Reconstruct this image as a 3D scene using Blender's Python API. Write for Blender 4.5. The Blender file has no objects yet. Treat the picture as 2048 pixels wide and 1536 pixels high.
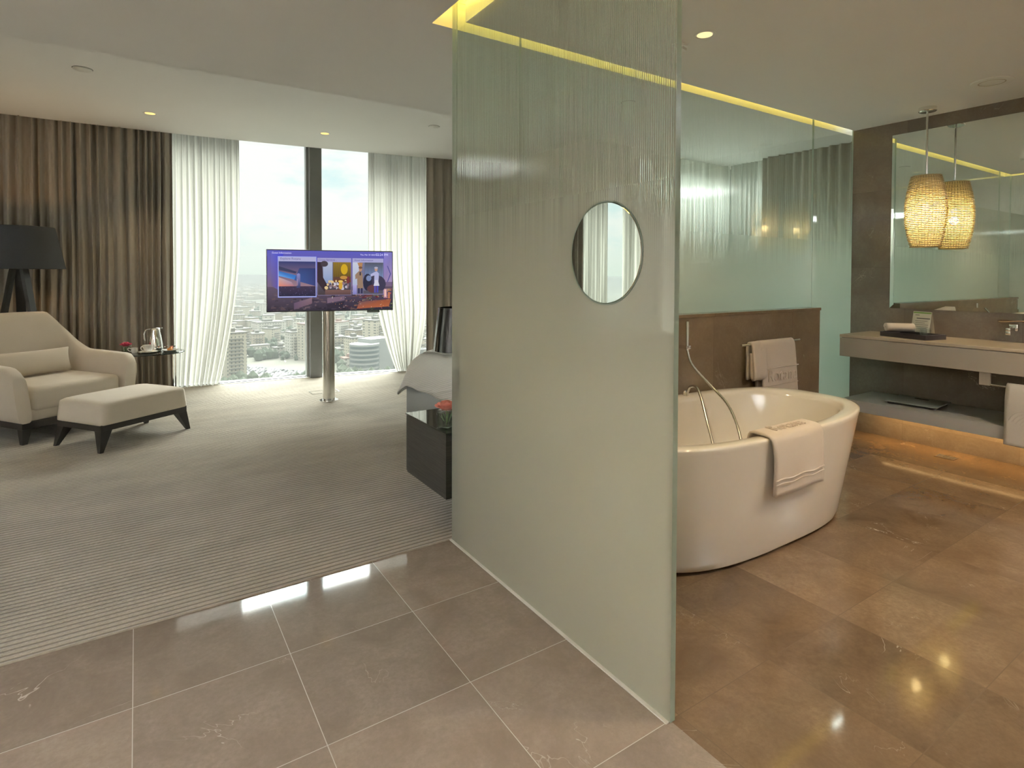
import bpy, bmesh, math, random
from mathutils import Vector, Matrix
random.seed(7)
PI = math.pi
sc = bpy.context.scene
col = sc.collection

# ------------------------------------------------------------------ camera
YAW, PITCH, ROLL = math.radians(33.3186), math.radians(-1.29984), math.radians(0.193)
CAMH = 1.30
fwd = Vector((math.sin(YAW)*math.cos(PITCH), math.cos(YAW)*math.cos(PITCH), math.sin(PITCH)))
rgt = Vector((math.cos(YAW), -math.sin(YAW), 0)); upv = rgt.cross(fwd)
r2 = rgt*math.cos(ROLL) + upv*math.sin(ROLL); u2 = upv*math.cos(ROLL) - rgt*math.sin(ROLL)
cd = bpy.data.cameras.new('camera'); cam = bpy.data.objects.new('camera', cd); col.objects.link(cam)
cam.matrix_world = Matrix(((r2.x, u2.x, -fwd.x, 0), (r2.y, u2.y, -fwd.y, 0), (r2.z, u2.z, -fwd.z, CAMH), (0, 0, 0, 1)))
cd.sensor_width = 36; cd.lens = 1142.47/2048*36; cd.shift_y = -(768-575.49)/2048
cd.clip_start = 0.02; cd.clip_end = 60000
sc.camera = cam

# ------------------------------------------------------------------ view, sampling behaviour
vs = sc.view_settings
vs.view_transform = 'Standard'; vs.look = 'None'; vs.gamma = 1; vs.use_curve_mapping = False
vs.exposure = 0.25
cy = sc.cycles
cy.max_bounces = 14; cy.diffuse_bounces = 7; cy.glossy_bounces = 5; cy.transmission_bounces = 8
cy.transparent_max_bounces = 24; cy.volume_bounces = 0
cy.sample_clamp_indirect = 30.0; cy.caustics_reflective = False; cy.caustics_refractive = False
cy.blur_glossy = 0.5

# ------------------------------------------------------------------ node helpers
def schlick(t, ior):
    """reflectance of a thin sheet, the same from both sides"""
    g = t.n('ShaderNodeNewGeometry')
    d = t.n('ShaderNodeVectorMath', {0: g.outputs['Normal'], 1: g.outputs['Incoming']}, operation='DOT_PRODUCT')
    k = t.m('SUBTRACT', 1.0, t.m('ABSOLUTE', d.outputs['Value']), clamp=True)
    f0 = ((ior-1)/(ior+1))**2
    return t.m('ADD', f0, t.m('MULTIPLY', 1-f0, t.m('POWER', k, 5.0)))
class NT:
    def __init__(s, tree): s.t = tree; s.l = tree.links; tree.nodes.clear()
    def n(s, typ, ins=None, **props):
        nd = s.t.nodes.new(typ)
        for k, v in props.items(): setattr(nd, k, v)
        if ins:
            for k, v in ins.items(): s.set(nd.inputs[k], v)
        return nd
    def set(s, sock, v):
        if isinstance(v, bpy.types.Node): v = v.outputs[0]
        if isinstance(v, bpy.types.NodeSocket): s.l.new(v, sock)
        else:
            if isinstance(v, tuple) and len(v) == 3 and sock.type == 'RGBA': v = v + (1,)
            sock.default_value = v
    def m(s, op, a, b=0.0, c=0.0, clamp=False):
        nd = s.n('ShaderNodeMath', operation=op, use_clamp=clamp)
        s.set(nd.inputs[0], a); s.set(nd.inputs[1], b); s.set(nd.inputs[2], c)
        return nd.outputs[0]
    def mixc(s, f, a, b, mode='MIX'):
        nd = s.n('ShaderNodeMix', data_type='RGBA', blend_type=mode)
        s.set(nd.inputs[0], f); s.set(nd.inputs[6], a); s.set(nd.inputs[7], b)
        return nd.outputs[2]
    def rng(s, v, a, b, c=0.0, d=1.0, smooth=False):
        nd = s.n('ShaderNodeMapRange', {'Value': v, 'From Min': a, 'From Max': b, 'To Min': c, 'To Max': d})
        if smooth: nd.interpolation_type = 'SMOOTHSTEP'
        return nd.outputs[0]
    def mixs(s, f, a, b):
        nd = s.n('ShaderNodeMixShader')
        s.set(nd.inputs[0], f); s.set(nd.inputs[1], a); s.set(nd.inputs[2], b)
        return nd.outputs[0]

# ------------------------------------------------------------------ world: bright thin overcast
W = bpy.data.worlds.new('sky'); sc.world = W; W.use_nodes = True
t = NT(W.node_tree)
tc = t.n('ShaderNodeTexCoord'); sp = t.n('ShaderNodeSeparateXYZ', {0: tc.outputs['Generated']})
zc = sp.outputs[2]
mp = t.n('ShaderNodeMapping', {'Vector': tc.outputs['Generated'], 'Scale': (5.0, 5.0, 13.0)})
nz = t.n('ShaderNodeTexNoise', {'Vector': mp.outputs[0], 'Scale': 1.0, 'Detail': 6.0, 'Roughness': 0.6})
cl = t.rng(nz.outputs[0], 0.50, 0.72, 0, 1, True)
skyc = t.mixc(cl, (1.03, 1.04, 1.0), (0.74, 0.95, 0.96))
low = t.rng(zc, -0.02, 0.10, 1, 0, True)
skyc = t.mixc(low, skyc, (0.86, 0.95, 0.86))
SKY_LOW, SKY_HIGH, GLOW = 0.90, 4.6, 25.0
stren = t.rng(zc, 0.27, 0.55, SKY_LOW, SKY_HIGH, True)
# the veiled sun: a broad glow high in front of the windows
sd = t.n('ShaderNodeVectorMath', {0: tc.outputs['Generated'], 1: tuple(Vector((0.42, 0.70, 0.58)).normalized())}, operation='DOT_PRODUCT')
stren = t.m('ADD', stren, t.m('MULTIPLY', t.m('MULTIPLY', t.rng(sd.outputs['Value'], 0.70, 0.99, 0, 1, True), t.rng(zc, 0.26, 0.60, 0, 1, True)), GLOW))
bg = t.n('ShaderNodeBackground', {'Color': skyc, 'Strength': stren})
wo = t.n('ShaderNodeOutputWorld', {'Surface': bg})

def add_light(name, typ, loc, energy, color=(1, 1, 1), rot=(0, 0, 0), parent=None, **kw):
    d = bpy.data.lights.new(name, typ); d.energy = energy; d.color = color
    for k, v in kw.items(): setattr(d, k, v)
    o = bpy.data.objects.new(name, d); col.objects.link(o); o.location = loc; o.rotation_euler = rot
    if parent: o.parent = parent
    return o
# portals guide the sky light through the two glazed sides
p = add_light('facade_portal', 'AREA', (-0.8, 7.80, 1.45), 1, rot=(-PI/2, 0, 0), shape='RECTANGLE', size=10.6, size_y=2.9)
p.data.cycles.is_portal = True
p = add_light('bay_portal', 'AREA', (5.90, 3.45, 1.3), 1, rot=(0, PI/2, 0), shape='RECTANGLE', size=2.6, size_y=1.7)
p.data.cycles.is_portal = True
p = add_light('bay_end_portal', 'AREA', (5.05, 4.35, 1.3), 1, rot=(-PI/2, 0, 0), shape='RECTANGLE', size=1.5, size_y=2.6)
p.data.cycles.is_portal = True

# ------------------------------------------------------------------ materials
def mat(name):
    m = bpy.data.materials.new(name); m.use_nodes = True
    return m, NT(m.node_tree)
def out(t, surf=None, vol=None, disp=None):
    o = t.n('ShaderNodeOutputMaterial')
    if surf is not None: t.set(o.inputs['Surface'], surf)
    if vol is not None: t.set(o.inputs['Volume'], vol)
def pbsdf(t, color, rough=0.5, metal=0.0, spec=0.5, normal=None, coat=0.0, sheen=0.0):
    nd = t.n('ShaderNodeBsdfPrincipled', {'Base Color': color, 'Roughness': rough, 'Metallic': metal, 'Specular IOR Level': spec,
             'Coat Weight': coat, 'Sheen Weight': sheen})
    if normal is not None: t.set(nd.inputs['Normal'], normal)
    return nd
def simple(name, color, rough=0.5, metal=0.0, spec=0.5, coat=0.0, var=0.06, scale=30.0, bump=0.0, sheen=0.0):
    m, t = mat(name)
    co = t.n('ShaderNodeTexCoord')
    nz = t.n('ShaderNodeTexNoise', {'Vector': co.outputs['Object'], 'Scale': scale, 'Detail': 3.0})
    c2 = tuple(max(0, c*(1-var)) for c in color); c3 = tuple(min(1, c*(1+var)) for c in color)
    cc = t.mixc(nz.outputs[0], c2, c3)
    nrm = None
    if bump: nrm = t.n('ShaderNodeBump', {'Height': nz.outputs[0], 'Strength': bump, 'Distance': 0.004}).outputs[0]
    out(t, pbsdf(t, cc, rough, metal, spec, nrm, coat, sheen).outputs[0])
    return m
def emit(name, color, strength):
    m, t = mat(name); out(t, t.n('ShaderNodeEmission', {'Color': color, 'Strength': strength}).outputs[0]); return m
def pos(t):
    g = t.n('ShaderNodeNewGeometry'); s = t.n('ShaderNodeSeparateXYZ', {0: g.outputs['Position']}); return g, s

def marble(name, base, dark, light, tx, ty, ox, oy, axes, rough, grout, gw=0.0016, spec=0.5, tv=0.12):
    m, t = mat(name); g, s = pos(t)
    a, b = s.outputs[axes[0]], s.outputs[axes[1]]
    u = t.m('DIVIDE', t.m('SUBTRACT', a, ox), tx); v = t.m('DIVIDE', t.m('SUBTRACT', b, oy), ty)
    iu, iv = t.m('FLOOR', u), t.m('FLOOR', v)
    wn = t.n('ShaderNodeTexWhiteNoise', {'Vector': t.n('ShaderNodeCombineXYZ', {0: iu, 1: iv}).outputs[0]})
    off = t.n('ShaderNodeVectorMath', {0: g.outputs['Position'], 1: t.n('ShaderNodeVectorMath', {0: wn.outputs['Color'], 'Scale': 9.0}, operation='SCALE').outputs[0]}, operation='ADD')
    n1 = t.n('ShaderNodeTexNoise', {'Vector': off.outputs[0], 'Scale': 4.0, 'Detail': 6.0, 'Roughness': 0.65, 'Distortion': 0.6})
    n2 = t.n('ShaderNodeTexNoise', {'Vector': off.outputs[0], 'Scale': 60.0, 'Detail': 4.0, 'Roughness': 0.7})
    c = t.mixc(t.rng(n1.outputs[0], 0.3, 0.7), dark, base)
    c = t.mixc(t.rng(n2.outputs[0], 0.35, 0.72, 0, 0.62), c, dark)
    tone = t.rng(wn.outputs['Value'], 0, 1, 1-tv*1.15, 1+tv*0.9)
    c = t.mixc(1.0, c, t.n('ShaderNodeCombineColor', {0: tone, 1: tone, 2: tone}).outputs[0], 'MULTIPLY')
    # thin pale veins
    n3 = t.n('ShaderNodeTexNoise', {'Vector': off.outputs[0], 'Scale': 1.6, 'Detail': 5.0, 'Roughness': 0.6, 'Distortion': 1.2})
    n4 = t.n('ShaderNodeTexNoise', {'Vector': off.outputs[0], 'Scale': 2.6, 'Detail': 2.0})
    vein = t.m('MULTIPLY', t.rng(t.m('ABSOLUTE', t.m('SUBTRACT', n3.outputs[0], 0.5)), 0.0, 0.0035, 1, 0), t.rng(n4.outputs[0], 0.56, 0.70))
    c = t.mixc(t.m('MULTIPLY', vein, 0.50), c, light)
    fu, fv = t.m('FRACT', u), t.m('FRACT', v)
    du = t.m('MULTIPLY', t.m('MINIMUM', fu, t.m('SUBTRACT', 1.0, fu)), tx)
    dv = t.m('MULTIPLY', t.m('MINIMUM', fv, t.m('SUBTRACT', 1.0, fv)), ty)
    gm = t.m('LESS_THAN', t.m('MINIMUM', du, dv), gw)
    c = t.mixc(gm, c, grout)
    ro = t.m('ADD', rough, t.m('MULTIPLY', gm, 0.06))
    out(t, pbsdf(t, c, ro, 0, spec).outputs[0])
    return m

M = {}
M['floor'] = marble('polished_marble', (0.330, 0.277, 0.228), (0.225, 0.180, 0.142), (0.75, 0.70, 0.62), 0.45, 0.456, -0.022, 0.658, (0, 1), 0.055, (0.52, 0.49, 0.44), 0.0012)
M['floorbath'] = marble('polished_brown_marble', (0.225, 0.155, 0.092), (0.128, 0.083, 0.047), (0.72, 0.64, 0.52), 0.45, 0.456, -0.022, 0.658, (0, 1), 0.06, (0.13, 0.09, 0.055), tv=0.20)
M['stone'] = marble('grey_brown_stone_tiles', (0.235, 0.195, 0.150), (0.165, 0.130, 0.098), (0.6, 0.55, 0.47), 0.72, 0.62, 0.62, 0.13, (1, 2), 0.13, (0.15, 0.12, 0.09), 0.0012)
M['brown_stone'] = marble('brown_marble_slab', (0.225, 0.158, 0.092), (0.160, 0.108, 0.060), (0.5, 0.4, 0.28), 0.9, 3.0, 1.32, -1.0, (0, 2), 0.16, (0.10, 0.065, 0.035), 0.0010)
M['paint'] = simple('ceiling_paint', (0.80, 0.80, 0.79), 0.85, spec=0.2, var=0.01, scale=3)
M['wallpaint'] = simple('wall_paint', (0.66, 0.63, 0.57), 0.8, spec=0.2, var=0.02, scale=4)
M['sill'] = simple('white_sill', (0.82, 0.83, 0.80), 0.35, var=0.02)
M['darkmetal'] = simple('grey_window_metal', (0.20, 0.205, 0.20), 0.42, 0.35, var=0.03)
M['framemetal'] = simple('window_frame_metal', (0.34, 0.36, 0.35), 0.4, 0.3, var=0.03)
M['blackgasket'] = simple('black_gasket', (0.03, 0.03, 0.03), 0.5)
M['chrome'] = simple('polished_chrome', (0.82, 0.81, 0.79), 0.09, 1.0, var=0.02)
M['steel'] = simple('brushed_steel', (0.62, 0.60, 0.55), 0.22, 1.0, var=0.05, scale=80)
M['black'] = simple('black_lacquer_wood', (0.022, 0.019, 0.017), 0.32, var=0.25, scale=12)
M['blackgloss'] = simple('black_gloss', (0.012, 0.012, 0.012), 0.06, coat=0.6, var=0.1)
M['shadeblack'] = simple('black_fabric_shade', (0.020, 0.021, 0.022), 0.75, var=0.15, scale=120)
M['whiteacrylic'] = simple('white_acrylic', (0.70, 0.655, 0.575), 0.09, spec=0.5, coat=0.25, var=0.005, scale=2)
M['ceramic'] = simple('white_ceramic', (0.85, 0.84, 0.80), 0.12, var=0.01)
M['plastic'] = simple('white_plastic', (0.75, 0.75, 0.72), 0.4, var=0.01)
M['vanity'] = simple('taupe_lacquer', (0.43, 0.375, 0.295), 0.42, var=0.015, scale=4)
M['vanitytop'] = simple('beige_stone_top', (0.54, 0.445, 0.335), 0.25, var=0.05, scale=40)
M['shelf'] = simple('grey_lacquer_shelf', (0.40, 0.385, 0.345), 0.38, var=0.015)
M['leather'] = simple('grey_leather', (0.26, 0.285, 0.30), 0.32, var=0.08, scale=60, bump=0.1)
M['fruit'] = simple('orange_pastry', (0.62, 0.25, 0.06), 0.5, var=0.3, scale=60)
M['jam'] = simple('red_fruit', (0.33, 0.05, 0.03), 0.35, var=0.2)
M['leaf'] = simple('green_leaf', (0.16, 0.26, 0.10), 0.5, var=0.3, scale=60)
M['roseRed'] = simple('pink_red_petal', (0.62, 0.06, 0.13), 0.6, var=0.25, scale=60)
M['rosePink'] = simple('salmon_petal', (0.86, 0.36, 0.28), 0.6, var=0.15, scale=40)
M['card'] = simple('cream_card', (0.66, 0.60, 0.50), 0.7, var=0.01)
M['cardgreen'] = simple('green_card_band', (0.22, 0.34, 0.09), 0.7, var=0.02)
M['ink'] = simple('dark_ink', (0.06, 0.05, 0.05), 0.7)
M['darktray'] = simple('dark_brown_leather', (0.030, 0.020, 0.022), 0.35, var=0.2, scale=50)
M['copper'] = simple('copper_lever', (0.62, 0.42, 0.28), 0.25, 1.0, var=0.08)
M['grey_slot'] = simple('dark_slot', (0.05, 0.05, 0.05), 0.7)

def fabric(name, color, scale=900.0, bump=0.25, rough=0.9, var=0.12, transl=0.0):
    m, t = mat(name); co = t.n('ShaderNodeTexCoord')
    n1 = t.n('ShaderNodeTexNoise', {'Vector': co.outputs['Object'], 'Scale': scale, 'Detail': 2.0})
    n2 = t.n('ShaderNodeTexNoise', {'Vector': co.outputs['Object'], 'Scale': 5.0, 'Detail': 3.0})
    f = t.m('ADD', t.m('MULTIPLY', n1.outputs[0], 0.6), t.m('MULTIPLY', n2.outputs[0], 0.4))
    c = t.mixc(f, tuple(x*(1-var) for x in color), tuple(min(1, x*(1+var)) for x in color))
    b = t.n('ShaderNodeBump', {'Height': n1.outputs[0], 'Strength': bump, 'Distance': 0.002})
    s = pbsdf(t, c, rough, 0, 0.2, b.outputs[0], 0, 0.3).outputs[0]
    if transl: s = t.mixs(transl, s, t.n('ShaderNodeBsdfTranslucent', {'Color': c}).outputs[0])
    out(t, s); return m
M['linen'] = fabric('oatmeal_upholstery', (0.60, 0.54, 0.445), 450, 0.2)
M['drape'] = fabric('taupe_drape', (0.335, 0.302, 0.255), 300, 0.1, 0.7, 0.10)
M['towel'] = fabric('white_terry', (0.60, 0.515, 0.42), 500, 0.7, 0.95, 0.08)
M['towelgrey'] = fabric('grey_white_terry', (0.62, 0.57, 0.50), 500, 0.7, 0.95, 0.08)

def sheer(name, color, tr, dens=0.3):
    m, t = mat(name)
    d = t.n('ShaderNodeBsdfDiffuse', {'Color': color}); tl = t.n('ShaderNodeBsdfTranslucent', {'Color': color})
    s = t.mixs(0.72, d.outputs[0], tl.outputs[0])
    lw = t.n('ShaderNodeLayerWeight', {'Blend': 0.35})
    f = t.rng(lw.outputs['Facing'], 0.0, 0.9, tr, 0.02)
    out(t, t.mixs(f, s, t.n('ShaderNodeBsdfTransparent', {'Color': (1, 1, 1)}).outputs[0])); return m
M['sheer'] = sheer('white_sheer_voile', (0.39, 0.38, 0.335), 0.07)
M['sheerbay'] = sheer('pale_sheer_voile', (0.58, 0.59, 0.56), 0.02)

def glass(name, tint, ior=1.5, rough=0.0):
    m, t = mat(name)
    f = schlick(t, ior)
    out(t, t.mixs(f, t.n('ShaderNodeBsdfTransparent', {'Color': tint}).outputs[0], t.n('ShaderNodeBsdfGlossy', {'Color': (1, 1, 1), 'Roughness': rough}).outputs[0]))
    return m
M['pane'] = glass('window_glass', (0.975, 0.995, 0.985), 1.45)
M['tumbler'] = glass('clear_tumbler_glass', (0.90, 0.92, 0.91), 1.6)
M['smoked'] = glass('smoked_table_glass', (0.30, 0.33, 0.32), 1.7)
M['clearpart'] = glass('clear_partition_glass', (0.93, 0.975, 0.945), 1.5)
m, t = mat('glass_edge')
out(t, t.mixs(0.4, t.n('ShaderNodeBsdfTranslucent', {'Color': (0.58, 0.70, 0.62)}).outputs[0], pbsdf(t, (0.40, 0.46, 0.42), 0.2).outputs[0])); M['glassedge'] = m
m, t = mat('mirror_silver'); out(t, t.n('ShaderNodeBsdfGlossy', {'Color': (0.86, 0.90, 0.86), 'Roughness': 0.0}).outputs[0]); M['mirror'] = m

def frosted(name, axis, through):
    """pinstripe gradient film: clear at the top, hair lines that widen downward until they close"""
    m, t = mat(name); g, s = pos(t)
    a, z = s.outputs[axis], s.outputs[2]
    per = 0.0085
    u = t.m('DIVIDE', a, per); iu = t.m('FLOOR', u); fu = t.m('FRACT', u)
    wn = t.n('ShaderNodeTexWhiteNoise', {'W': iu}, noise_dimensions='1D')
    tri = t.m('MULTIPLY', t.m('ABSOLUTE', t.m('SUBTRACT', fu, 0.5)), 2.0)
    zz = t.m('ADD', z, t.m('MULTIPLY', t.m('SUBTRACT', wn.outputs['Value'], 0.5), 0.22))
    w1 = t.rng(zz, 1.40, 1.90, 1.0, 0.34); w2 = t.rng(zz, 1.90, 2.44, 0.34, 0.0)
    w = t.m('MINIMUM', w1, t.m('ADD', w2, t.m('LESS_THAN', zz, 1.9)))
    mask = t.rng(t.m('SUBTRACT', w, tri), -0.06, 0.06)
    base = t.rng(z, 1.20, 1.85, 1.0, 0.0, True)
    mask = t.m('MAXIMUM', mask, base)
    film = t.mixs(0.55, t.n('ShaderNodeBsdfDiffuse', {'Color': (0.56, 0.55, 0.49)}).outputs[0], t.n('ShaderNodeBsdfTranslucent', {'Color': through}).outputs[0])
    clear = t.n('ShaderNodeBsdfTransparent', {'Color': (0.94, 0.98, 0.95)})
    body = t.mixs(mask, clear.outputs[0], film)
    f = schlick(t, 1.62)
    out(t, t.mixs(f, body, t.n('ShaderNodeBsdfGlossy', {'Color': (1, 1, 1), 'Roughness': 0.0}).outputs[0]))
    return m
M['frostA'] = frosted('frosted_pinstripe_film', 1, (0.63, 0.70, 0.59))
M['frostB'] = frosted('frosted_pinstripe_film_long', 0, (0.60, 0.79, 0.68))

# carpet: looped ribs running along X
m, t = mat('ribbed_loop_carpet'); g, s = pos(t)
nzw = t.n('ShaderNodeTexNoise', {'Vector': g.outputs['Position'], 'Scale': 9.0, 'Detail': 2.0})
yy = t.m('ADD', s.outputs[1], t.m('MULTIPLY', nzw.outputs[0], 0.005))
ph = t.m('MULTIPLY', yy, 2*PI/0.032)
rib = t.m('ABSOLUTE', t.m('SINE', t.m('MULTIPLY', ph, 0.5)))
mp = t.n('ShaderNodeMapping', {'Vector': g.outputs['Position'], 'Scale': (60, 220, 1)})
nl = t.n('ShaderNodeTexNoise', {'Vector': mp.outputs[0], 'Scale': 1.0, 'Detail': 2.0})
mp2 = t.n('ShaderNodeMapping', {'Vector': g.outputs['Position'], 'Scale': (1.4, 3.4, 1)})
nb = t.n('ShaderNodeTexNoise', {'Vector': mp2.outputs[0], 'Scale': 1.2, 'Detail': 4.0, 'Roughness': 0.65})
c = t.mixc(t.rng(rib, 0.05, 0.70), (0.125, 0.108, 0.082), (0.47, 0.43, 0.355))
c = t.mixc(t.rng(nl.outputs[0], 0.3, 0.8, 0, 0.5), c, (0.30, 0.26, 0.20))
tone = t.rng(nb.outputs[0], 0.3, 0.7, 0.84, 1.12)
c = t.mixc(1.0, c, t.n('ShaderNodeCombineColor', {0: tone, 1: tone, 2: tone}).outputs[0], 'MULTIPLY')
h = t.m('ADD', rib, t.m('MULTIPLY', nl.outputs[0], 0.8))
b = t.n('ShaderNodeBump', {'Height': h, 'Strength': 1.0, 'Distance': 0.009})
out(t, pbsdf(t, c, 0.95, 0, 0.1, b.outputs[0], 0, 0.2).outputs[0]); M['carpet'] = m

# dark wood with fine horizontal grain
m, t = mat('dark_grained_veneer'); co = t.n('ShaderNodeTexCoord')
mp = t.n('ShaderNodeMapping', {'Vector': co.outputs['Object'], 'Scale': (6, 6, 160)})
n1 = t.n('ShaderNodeTexNoise', {'Vector': mp.outputs[0], 'Scale': 1.0, 'Detail': 4.0})
c = t.mixc(t.rng(n1.outputs[0], 0.3, 0.7), (0.016, 0.014, 0.012), (0.048, 0.043, 0.037))
out(t, pbsdf(t, c, 0.38, 0, 0.5).outputs[0]); M['veneer'] = m

# bed cover with a fine rib
m, t = mat('ribbed_bedspread'); g, s = pos(t)
q = t.m('ADD', s.outputs[2], t.m('MULTIPLY', t.m('ADD', s.outputs[0], s.outputs[1]), 0.35))
rb = t.m('SINE', t.m('MULTIPLY', q, 2*PI/0.016))
b = t.n('ShaderNodeBump', {'Height': rb, 'Strength': 0.25, 'Distance': 0.003})
c = t.mixc(t.rng(rb, -1, 1), (0.74, 0.75, 0.73), (0.88, 0.88, 0.85))
out(t, pbsdf(t, c, 0.9, 0, 0.2, b.outputs[0]).outputs[0]); M['bedspread'] = m

# lamp shade beads: pale glassy, glow through
m, t = mat('pale_glass_beads')
s1 = t.mixs(0.5, t.n('ShaderNodeBsdfDiffuse', {'Color': (0.66, 0.57, 0.38)}).outputs[0], t.n('ShaderNodeBsdfTranslucent', {'Color': (0.80, 0.68, 0.38)}).outputs[0])
s2 = t.mixs(0.12, s1, t.n('ShaderNodeBsdfGlossy', {'Color': (1, 1, 1), 'Roughness': 0.15}).outputs[0])
out(t, s2); M['beads'] = m
m, t = mat('shade_liner')
out(t, t.mixs(0.22, t.n('ShaderNodeBsdfTranslucent', {'Color': (0.80, 0.70, 0.42)}).outputs[0], t.n('ShaderNodeBsdfTransparent', {'Color': (1, 0.92, 0.75)}).outputs[0])); M['liner'] = m

WARM = (1.0, 0.62, 0.26)
M['led'] = emit('yellow_led_strip', (1.0, 0.70, 0.16), 9.0)
M['ledwarm'] = emit('warm_led_strip', (1.0, 0.64, 0.28), 6.0)
M['bulb'] = emit('warm_bulb', (1.0, 0.70, 0.30), 14.0)
M['dlglow'] = emit('downlight_glow', (1.0, 0.66, 0.20), 1.6)
M['dlglow2'] = emit('downlight_lens', (1.0, 0.80, 0.36), 1.15)
m, t = mat('cove_led_tint'); out(t, pbsdf(t, (0.86, 0.80, 0.66), 0.8, 0, 0.1).outputs[0]); M['cove'] = m  # yellow of the LED light is put into the slot walls' base colour

# ------------------------------------------------------------------ geometry helpers
class MB:
    """collects shapes, then links them as one mesh object"""
    def __init__(s): s.b = bmesh.new(); s.mi = 0
    def _done(s, vs, mtx=None):
        if mtx is not None: bmesh.ops.transform(s.b, matrix=mtx, verts=vs)
        fs = set()
        for v in vs:
            for f in v.link_faces: fs.add(f)
        for f in fs: f.material_index = s.mi
        return vs
    def box(s, x0, x1, y0, y1, z0, z1, bev=0.0, seg=2, mtx=None):
        r = bmesh.ops.create_cube(s.b, size=1.0)
        vs = r['verts']
        bmesh.ops.transform(s.b, matrix=Matrix.Translation(((x0+x1)/2, (y0+y1)/2, (z0+z1)/2)) @ Matrix.Diagonal((x1-x0, y1-y0, z1-z0, 1)), verts=vs)
        if bev > 0:
            es = list({e for v in vs for e in v.link_edges})
            rr = bmesh.ops.bevel(s.b, geom=es, offset=bev, segments=seg, profile=0.5, affect='EDGES')
            vs = list({v for f in rr['faces'] for v in f.verts} | {v for v in vs if v.is_valid})
            # collect whole island
            st = list(vs); seen = set(vs)
            while st:
                v = st.pop()
                for e in v.link_edges:
                    o = e.other_vert(v)
                    if o not in seen: seen.add(o); st.append(o)
            vs = list(seen)
        s._done(vs, mtx); return s
    def lathe(s, prof, n=32, cx=0, cy=0, mtx=None, closed=False):
        rings = []
        for r, z in prof:
            rings.append([s.b.verts.new((cx+r*math.cos(2*PI*i/n), cy+r*math.sin(2*PI*i/n), z)) for i in range(n)] if r > 1e-6 else [s.b.verts.new((cx, cy, z))])
        for a, b in zip(rings, rings[1:]):
            for i in range(n):
                j = (i+1) % n
                if len(a) == 1 and len(b) == 1: continue
                if len(a) == 1: f = (a[0], b[j], b[i])
                elif len(b) == 1: f = (a[i], a[j], b[0])
                else: f = (a[i], a[j], b[j], b[i])
                try: s.b.faces.new(f)
                except ValueError: pass
        s._done([v for r in rings for v in r], mtx); return s
    def disc(s, cx, cy, z, r, h, n=32, mtx=None):
        return s.lathe([(0, z), (r, z), (r, z+h), (0, z+h)], n, cx, cy, mtx)
    def tube(s, pts, r, n=10, caps=True, closed=False):
        P = [Vector(p) for p in pts]; rings = []
        N = len(P); up = Vector((0, 0, 1)); prev = None
        for i in range(N):
            if closed: d = (P[(i+1) % N]-P[i-1])
            else: d = (P[min(i+1, N-1)]-P[max(i-1, 0)])
            d.normalize()
            if prev is None:
                a = d.cross(up)
                if a.length < 1e-4: a = d.cross(Vector((1, 0, 0)))
            else:
                a = prev - d*prev.dot(d)
                if a.length < 1e-6: a = d.cross(up)
            a.normalize(); prev = a; b = d.cross(a)
            rr = r[i] if isinstance(r, (list, tuple)) else r
            rings.append([s.b.verts.new(P[i]+a*(rr*math.cos(2*PI*k/n))+b*(rr*math.sin(2*PI*k/n))) for k in range(n)])
        rng = range(N) if closed else range(N-1)
        for i in rng:
            A, B = rings[i], rings[(i+1) % N]
            for k in range(n):
                s.b.faces.new((A[k], A[(k+1) % n], B[(k+1) % n], B[k]))
        if caps and not closed:
            s.b.faces.new(rings[0][::-1]); s.b.faces.new(rings[-1])
        s._done([v for r_ in rings for v in r_]); return s
    def grid(s, fn, nu, nv, closeu=False, mtx=None):
        g = [[s.b.verts.new(fn(i/(nu if closeu else nu-1), j/(nv-1))) for j in range(nv)] for i in range(nu)]
        for i in range(nu if closeu else nu-1):
            for j in range(nv-1):
                k = (i+1) % nu
                s.b.faces.new((g[i][j], g[k][j], g[k][j+1], g[i][j+1]))
        s._done([v for r in g for v in r], mtx); return g
    def prism(s, poly, z0, z1, mtx=None):
        a = [s.b.verts.new((x, y, z0)) for x, y in poly]; b = [s.b.verts.new((x, y, z1)) for x, y in poly]
        n = len(poly)
        s.b.faces.new(a[::-1]); s.b.faces.new(b)
        for i in range(n): s.b.faces.new((a[i], a[(i+1) % n], b[(i+1) % n], b[i]))
        s._done(a+b, mtx); return s
    def loft(s, loops, capa=True, capb=True, mtx=None):
        L = [[s.b.verts.new(p) for p in lp] for lp in loops]; n = len(L[0])
        for a, b in zip(L, L[1:]):
            for i in range(n): s.b.faces.new((a[i], a[(i+1) % n], b[(i+1) % n], b[i]))
        if capa: s.b.faces.new(L[0][::-1])
        if capb: s.b.faces.new(L[-1])
        s._done([v for l in L for v in l], mtx); return s
    def sphere(s, c, r, u=14, v=10, sc_=(1, 1, 1)):
        q = bmesh.ops.create_uvsphere(s.b, u_segments=u, v_segments=v, radius=r)
        s._done(q['verts'], Matrix.Translation(c) @ Matrix.Diagonal((*sc_, 1))); return s
    def build(s, name, mats, parent=None, smooth=None, solid=0.0, subd=0, bevel=0.0, fix=True):
        if fix: bmesh.ops.recalc_face_normals(s.b, faces=s.b.faces[:])
        me = bpy.data.meshes.new(name); s.b.to_mesh(me); s.b.free()
        for mm in (mats if isinstance(mats, (list, tuple)) else [mats]): me.materials.append(mm)
        if smooth is not None:
            me.polygons.foreach_set('use_smooth', [True]*len(me.polygons))
            if smooth < 179: me.set_sharp_from_angle(angle=math.radians(smooth))
        o = bpy.data.objects.new(name, me); col.objects.link(o)
        if parent: o.parent = parent
        if solid:
            md = o.modifiers.new('thickness', 'SOLIDIFY'); md.thickness = solid; md.offset = 0
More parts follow.
